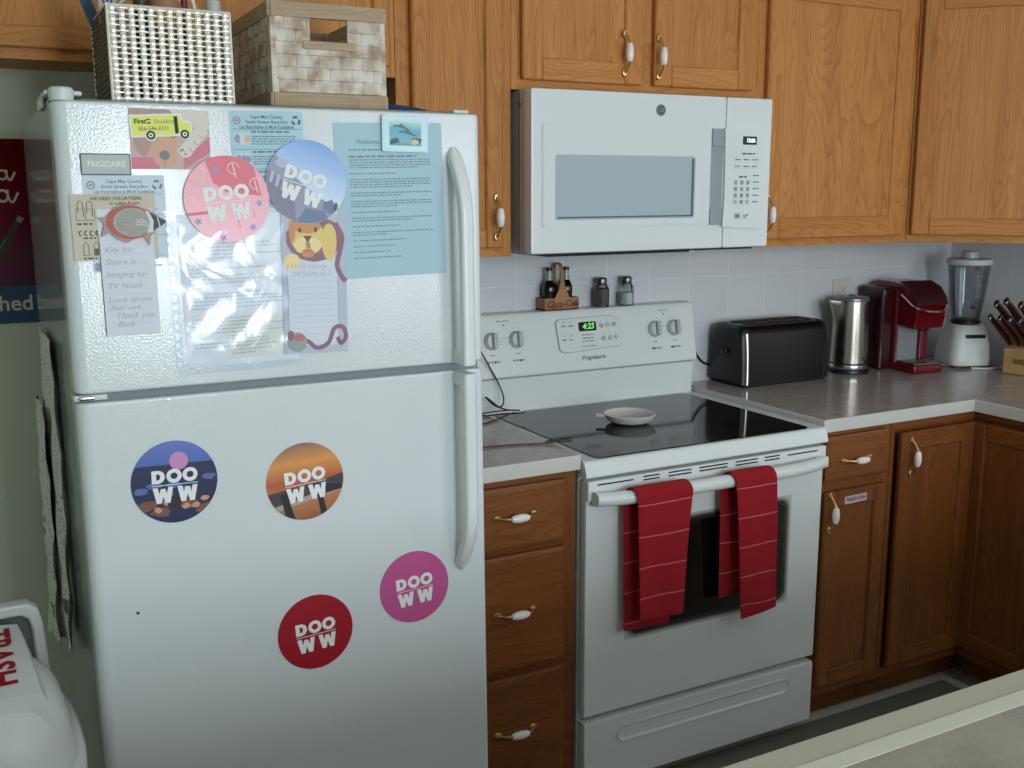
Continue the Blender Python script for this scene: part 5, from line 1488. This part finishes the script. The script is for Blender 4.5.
MB().lathe([(.072, .354), (.075, .357), (.075, .370), (.071, .374), (.030, .375), (.028, .376)], 0, 40).build('lid', paint('lid_white', (206, 208, 210), .4), bl)
MB().lathe([(.027, .3762), (.028, .379), (.025, .398), (.022, .400), (.0001, .400)], 0, 28).build('lid_cap', paint('lid_clear', (176, 180, 184), .25), bl)
mb = MB().tube(spline([(-.02, -.09, .004), (.03, -.105, .004), (.09, -.095, .004), (.11, -.06, .004)], 6), .0032, 0, 8)
mb.build('power_cord', CABW, bl)

# knife block with its knives
BLK = oak('block_wood', 'y', (196, 160, 106), (172, 134, 84), (208, 174, 122), .5)
loc = (1.885, -.455, CZ)
kb = thing('knife_block', 'pale wooden knife block at the right edge of the countertop', 'knife block', loc, (0, 0, radians(-82)))
# local: front faces -y (toward the room), block leans back
mb = MB(); W2 = .075
prof_ = [(-.055, 0), (.085, 0), (.085, .205), (-.020, .105), (-.055, .085)]
prof_ = [(-.055, 0), (.085, 0), (.085, .155), (-.055, .090)]
mb.loft([[(x, y, z) for y, z in prof_] for x in (-W2, W2)])
o = mb.build('block', BLK, kb); o.modifiers.new('b', 'BEVEL').width = .003
mb = MB().prism(rrect(-.026, -.009, .026, .009, .009), 0, -.0006, 0, T(-.015, -.0552, .045))
mb.build('burned_mark', paint('burn_brown', (132, 100, 62), .7), kb)
KR = paint('knife_handle_red', (70, 10, 18), .3, coat=.3); KS = paint('knife_bolster', (150, 148, 146), .2, 1)
GK = 'red handled knives in the wooden block'
KM = T(*loc) @ RZ(radians(-82))
def knife(x, y, L, label, s_=1.0, spread=0):
    zt_ = .090+(y+.055)*.464
    o = thing('kitchen_knife', label, 'knife', KM @ Vector((x, y, zt_-.004)), (0, 0, 0), GK)
    o.rotation_mode = 'XYZ'
    # handles lean out toward the room
    Rm = (RZ(radians(-82)) @ RY(radians(spread)) @ RX(radians(49))).to_euler()
    o.rotation_euler = Rm
    mb = MB(); rings = []
    for q in range(13):
        u = q/12; z = .014+L*u
        w_ = (.0095+.0036*sin(pi*u*.9+.2)-.001*u)*s_; t_ = (.0058+.0012*sin(pi*u))*s_
        yy = -.010*u*u
        rings.append([(t_*cos(2*pi*k/14), yy+w_*sin(2*pi*k/14), z) for k in range(14)])
    mb.loft(rings); mb.build('grip', KR, o, smooth=60)
    mb = MB().loft([[(.0052*s_*cos(2*pi*k/14), .0085*s_*sin(2*pi*k/14), z) for k in range(14)] for z in (.0, .0145)])
    mb.build('bolster', KS, o, smooth=60)
    mb = MB().loft([[((.0066+(-.002 if q == 2 else 0))*s_*cos(2*pi*k/14), -.010+(.0115-(.003 if q == 2 else 0))*s_*sin(2*pi*k/14), .014+L+(-.001, .007, .011)[q]) for k in range(14)] for q in range(3)])
    mb.build('steel_end', KS, o, smooth=60)
KN_ORD = ['nearest the blender', 'second from the blender', 'third from the blender', 'fourth from the blender', 'farthest from the blender']
kn = [(-.060+.030*k, -.034, .150, 'short lower knife '+KN_ORD[k]+' in the wooden block', 1.1, -4+2*k) for k in range(5)]
kn += [(x, .014, L, 'long upper knife '+q+' in the wooden block', 1.3, sp) for x, L, q, sp in ((-.054, .182, KN_ORD[0], -4), (-.018, .200, KN_ORD[1], -2), (.018, .186, KN_ORD[2], 1), (.054, .192, KN_ORD[4], 3))]
for (x, y, L, lb, s_, sp) in kn:
    knife(x, y, L, lb, s_, sp)

# wall outlet behind the kettle
OUTL = paint('outlet_ivory', (206, 206, 200), .4)
ot = thing('wall_outlet', 'ivory outlet plate on the tile backsplash behind the kettle', 'outlet', (1.452, -.0083, 1.163))
mb = MB().box((-.046, -.005, -.058), (.046, 0, .058), 0, .003)
mb.build('cover_plate', OUTL, ot)
mb = MB()
for z in (-.024, .024):
    mb.prism(rrect(-.016, z-.014, .016, z+.014, .008), -.004, -.0065, 0)
    mb.quad(-.008, z-.003, -.0055, z+.006, -.0068, 1).quad(.0055, z-.003, .008, z+.006, -.0068, 1).disc(0, z-.008, .0028, .0028, -.0068, 1, 10)
mb.build('receptacle', [OUTL, BLACKM], ot)

# cords on the small countertop
cz = .9168
pts = [(-.030, -.055, 1.165), (-.004, -.096, 1.100), (.030, -.100, 1.040), (.062, -.097, .985), (.070, -.110, .945), (.048, -.130, .928), (.020, -.118, .950), (.012, -.112, .956), (.03, -.128, .935), (.060, -.145, .922), (.085, -.175, .9235), (.055, -.165, .9245), (.0, -.150, .921), (-.03, -.155, .918), (-.012, -.175, .918), (.03, -.185, .921), (.07, -.205, .9215), (.092, -.195, .9225)]
mb = MB().tube(spline(pts, 6), .0022, 0, 8)
tag(mb.build('charger_cord', BLACK, smooth=80), 'thin black cord dangling from behind the refrigerator and coiled by the cooktop', 'cord', loc=(0, 0, 0))
CR = paint('cord_dark_red', (88, 20, 30), .45)
pts = [(-.19, -.245, cz), (-.09, -.255, cz), (-.03, -.235, cz), (.03, -.205, cz+.004), (.06, -.19, cz+.006)]
tag(MB().tube(spline(pts, 6), .0022, 0, 8).build('usb_cord', CR, smooth=80), 'dark red cord lying near the back of the small countertop', 'cord', loc=(0, 0, 0))
us = thing('usb_cord', 'dark red cord ending in a small black plug on the cooktop edge', 'cord', (0, 0, 0))
pts = [(-.24, -.475, cz), (-.16, -.485, cz), (-.09, -.500, cz), (-.045, -.515, cz), (-.020, -.520, cz+.001)]
MB().tube(spline(pts, 6), .0022, 0, 8).build('wire', CR, us, smooth=80)
mb = MB().tube([(-.026, -.518, cz+.002), (-.004, -.524, cz+.0035)], .0042, 0, 8).tube([(-.002, -.5245, cz+.0030), (.010, -.527, cz+.0026)], .0028, 0, 8).tube([(.008, -.5265, cz+.0046), (.036, -.534, cz+.0050)], .0048, 0, 8)
mb.build('plug', BLACK, us, smooth=60)
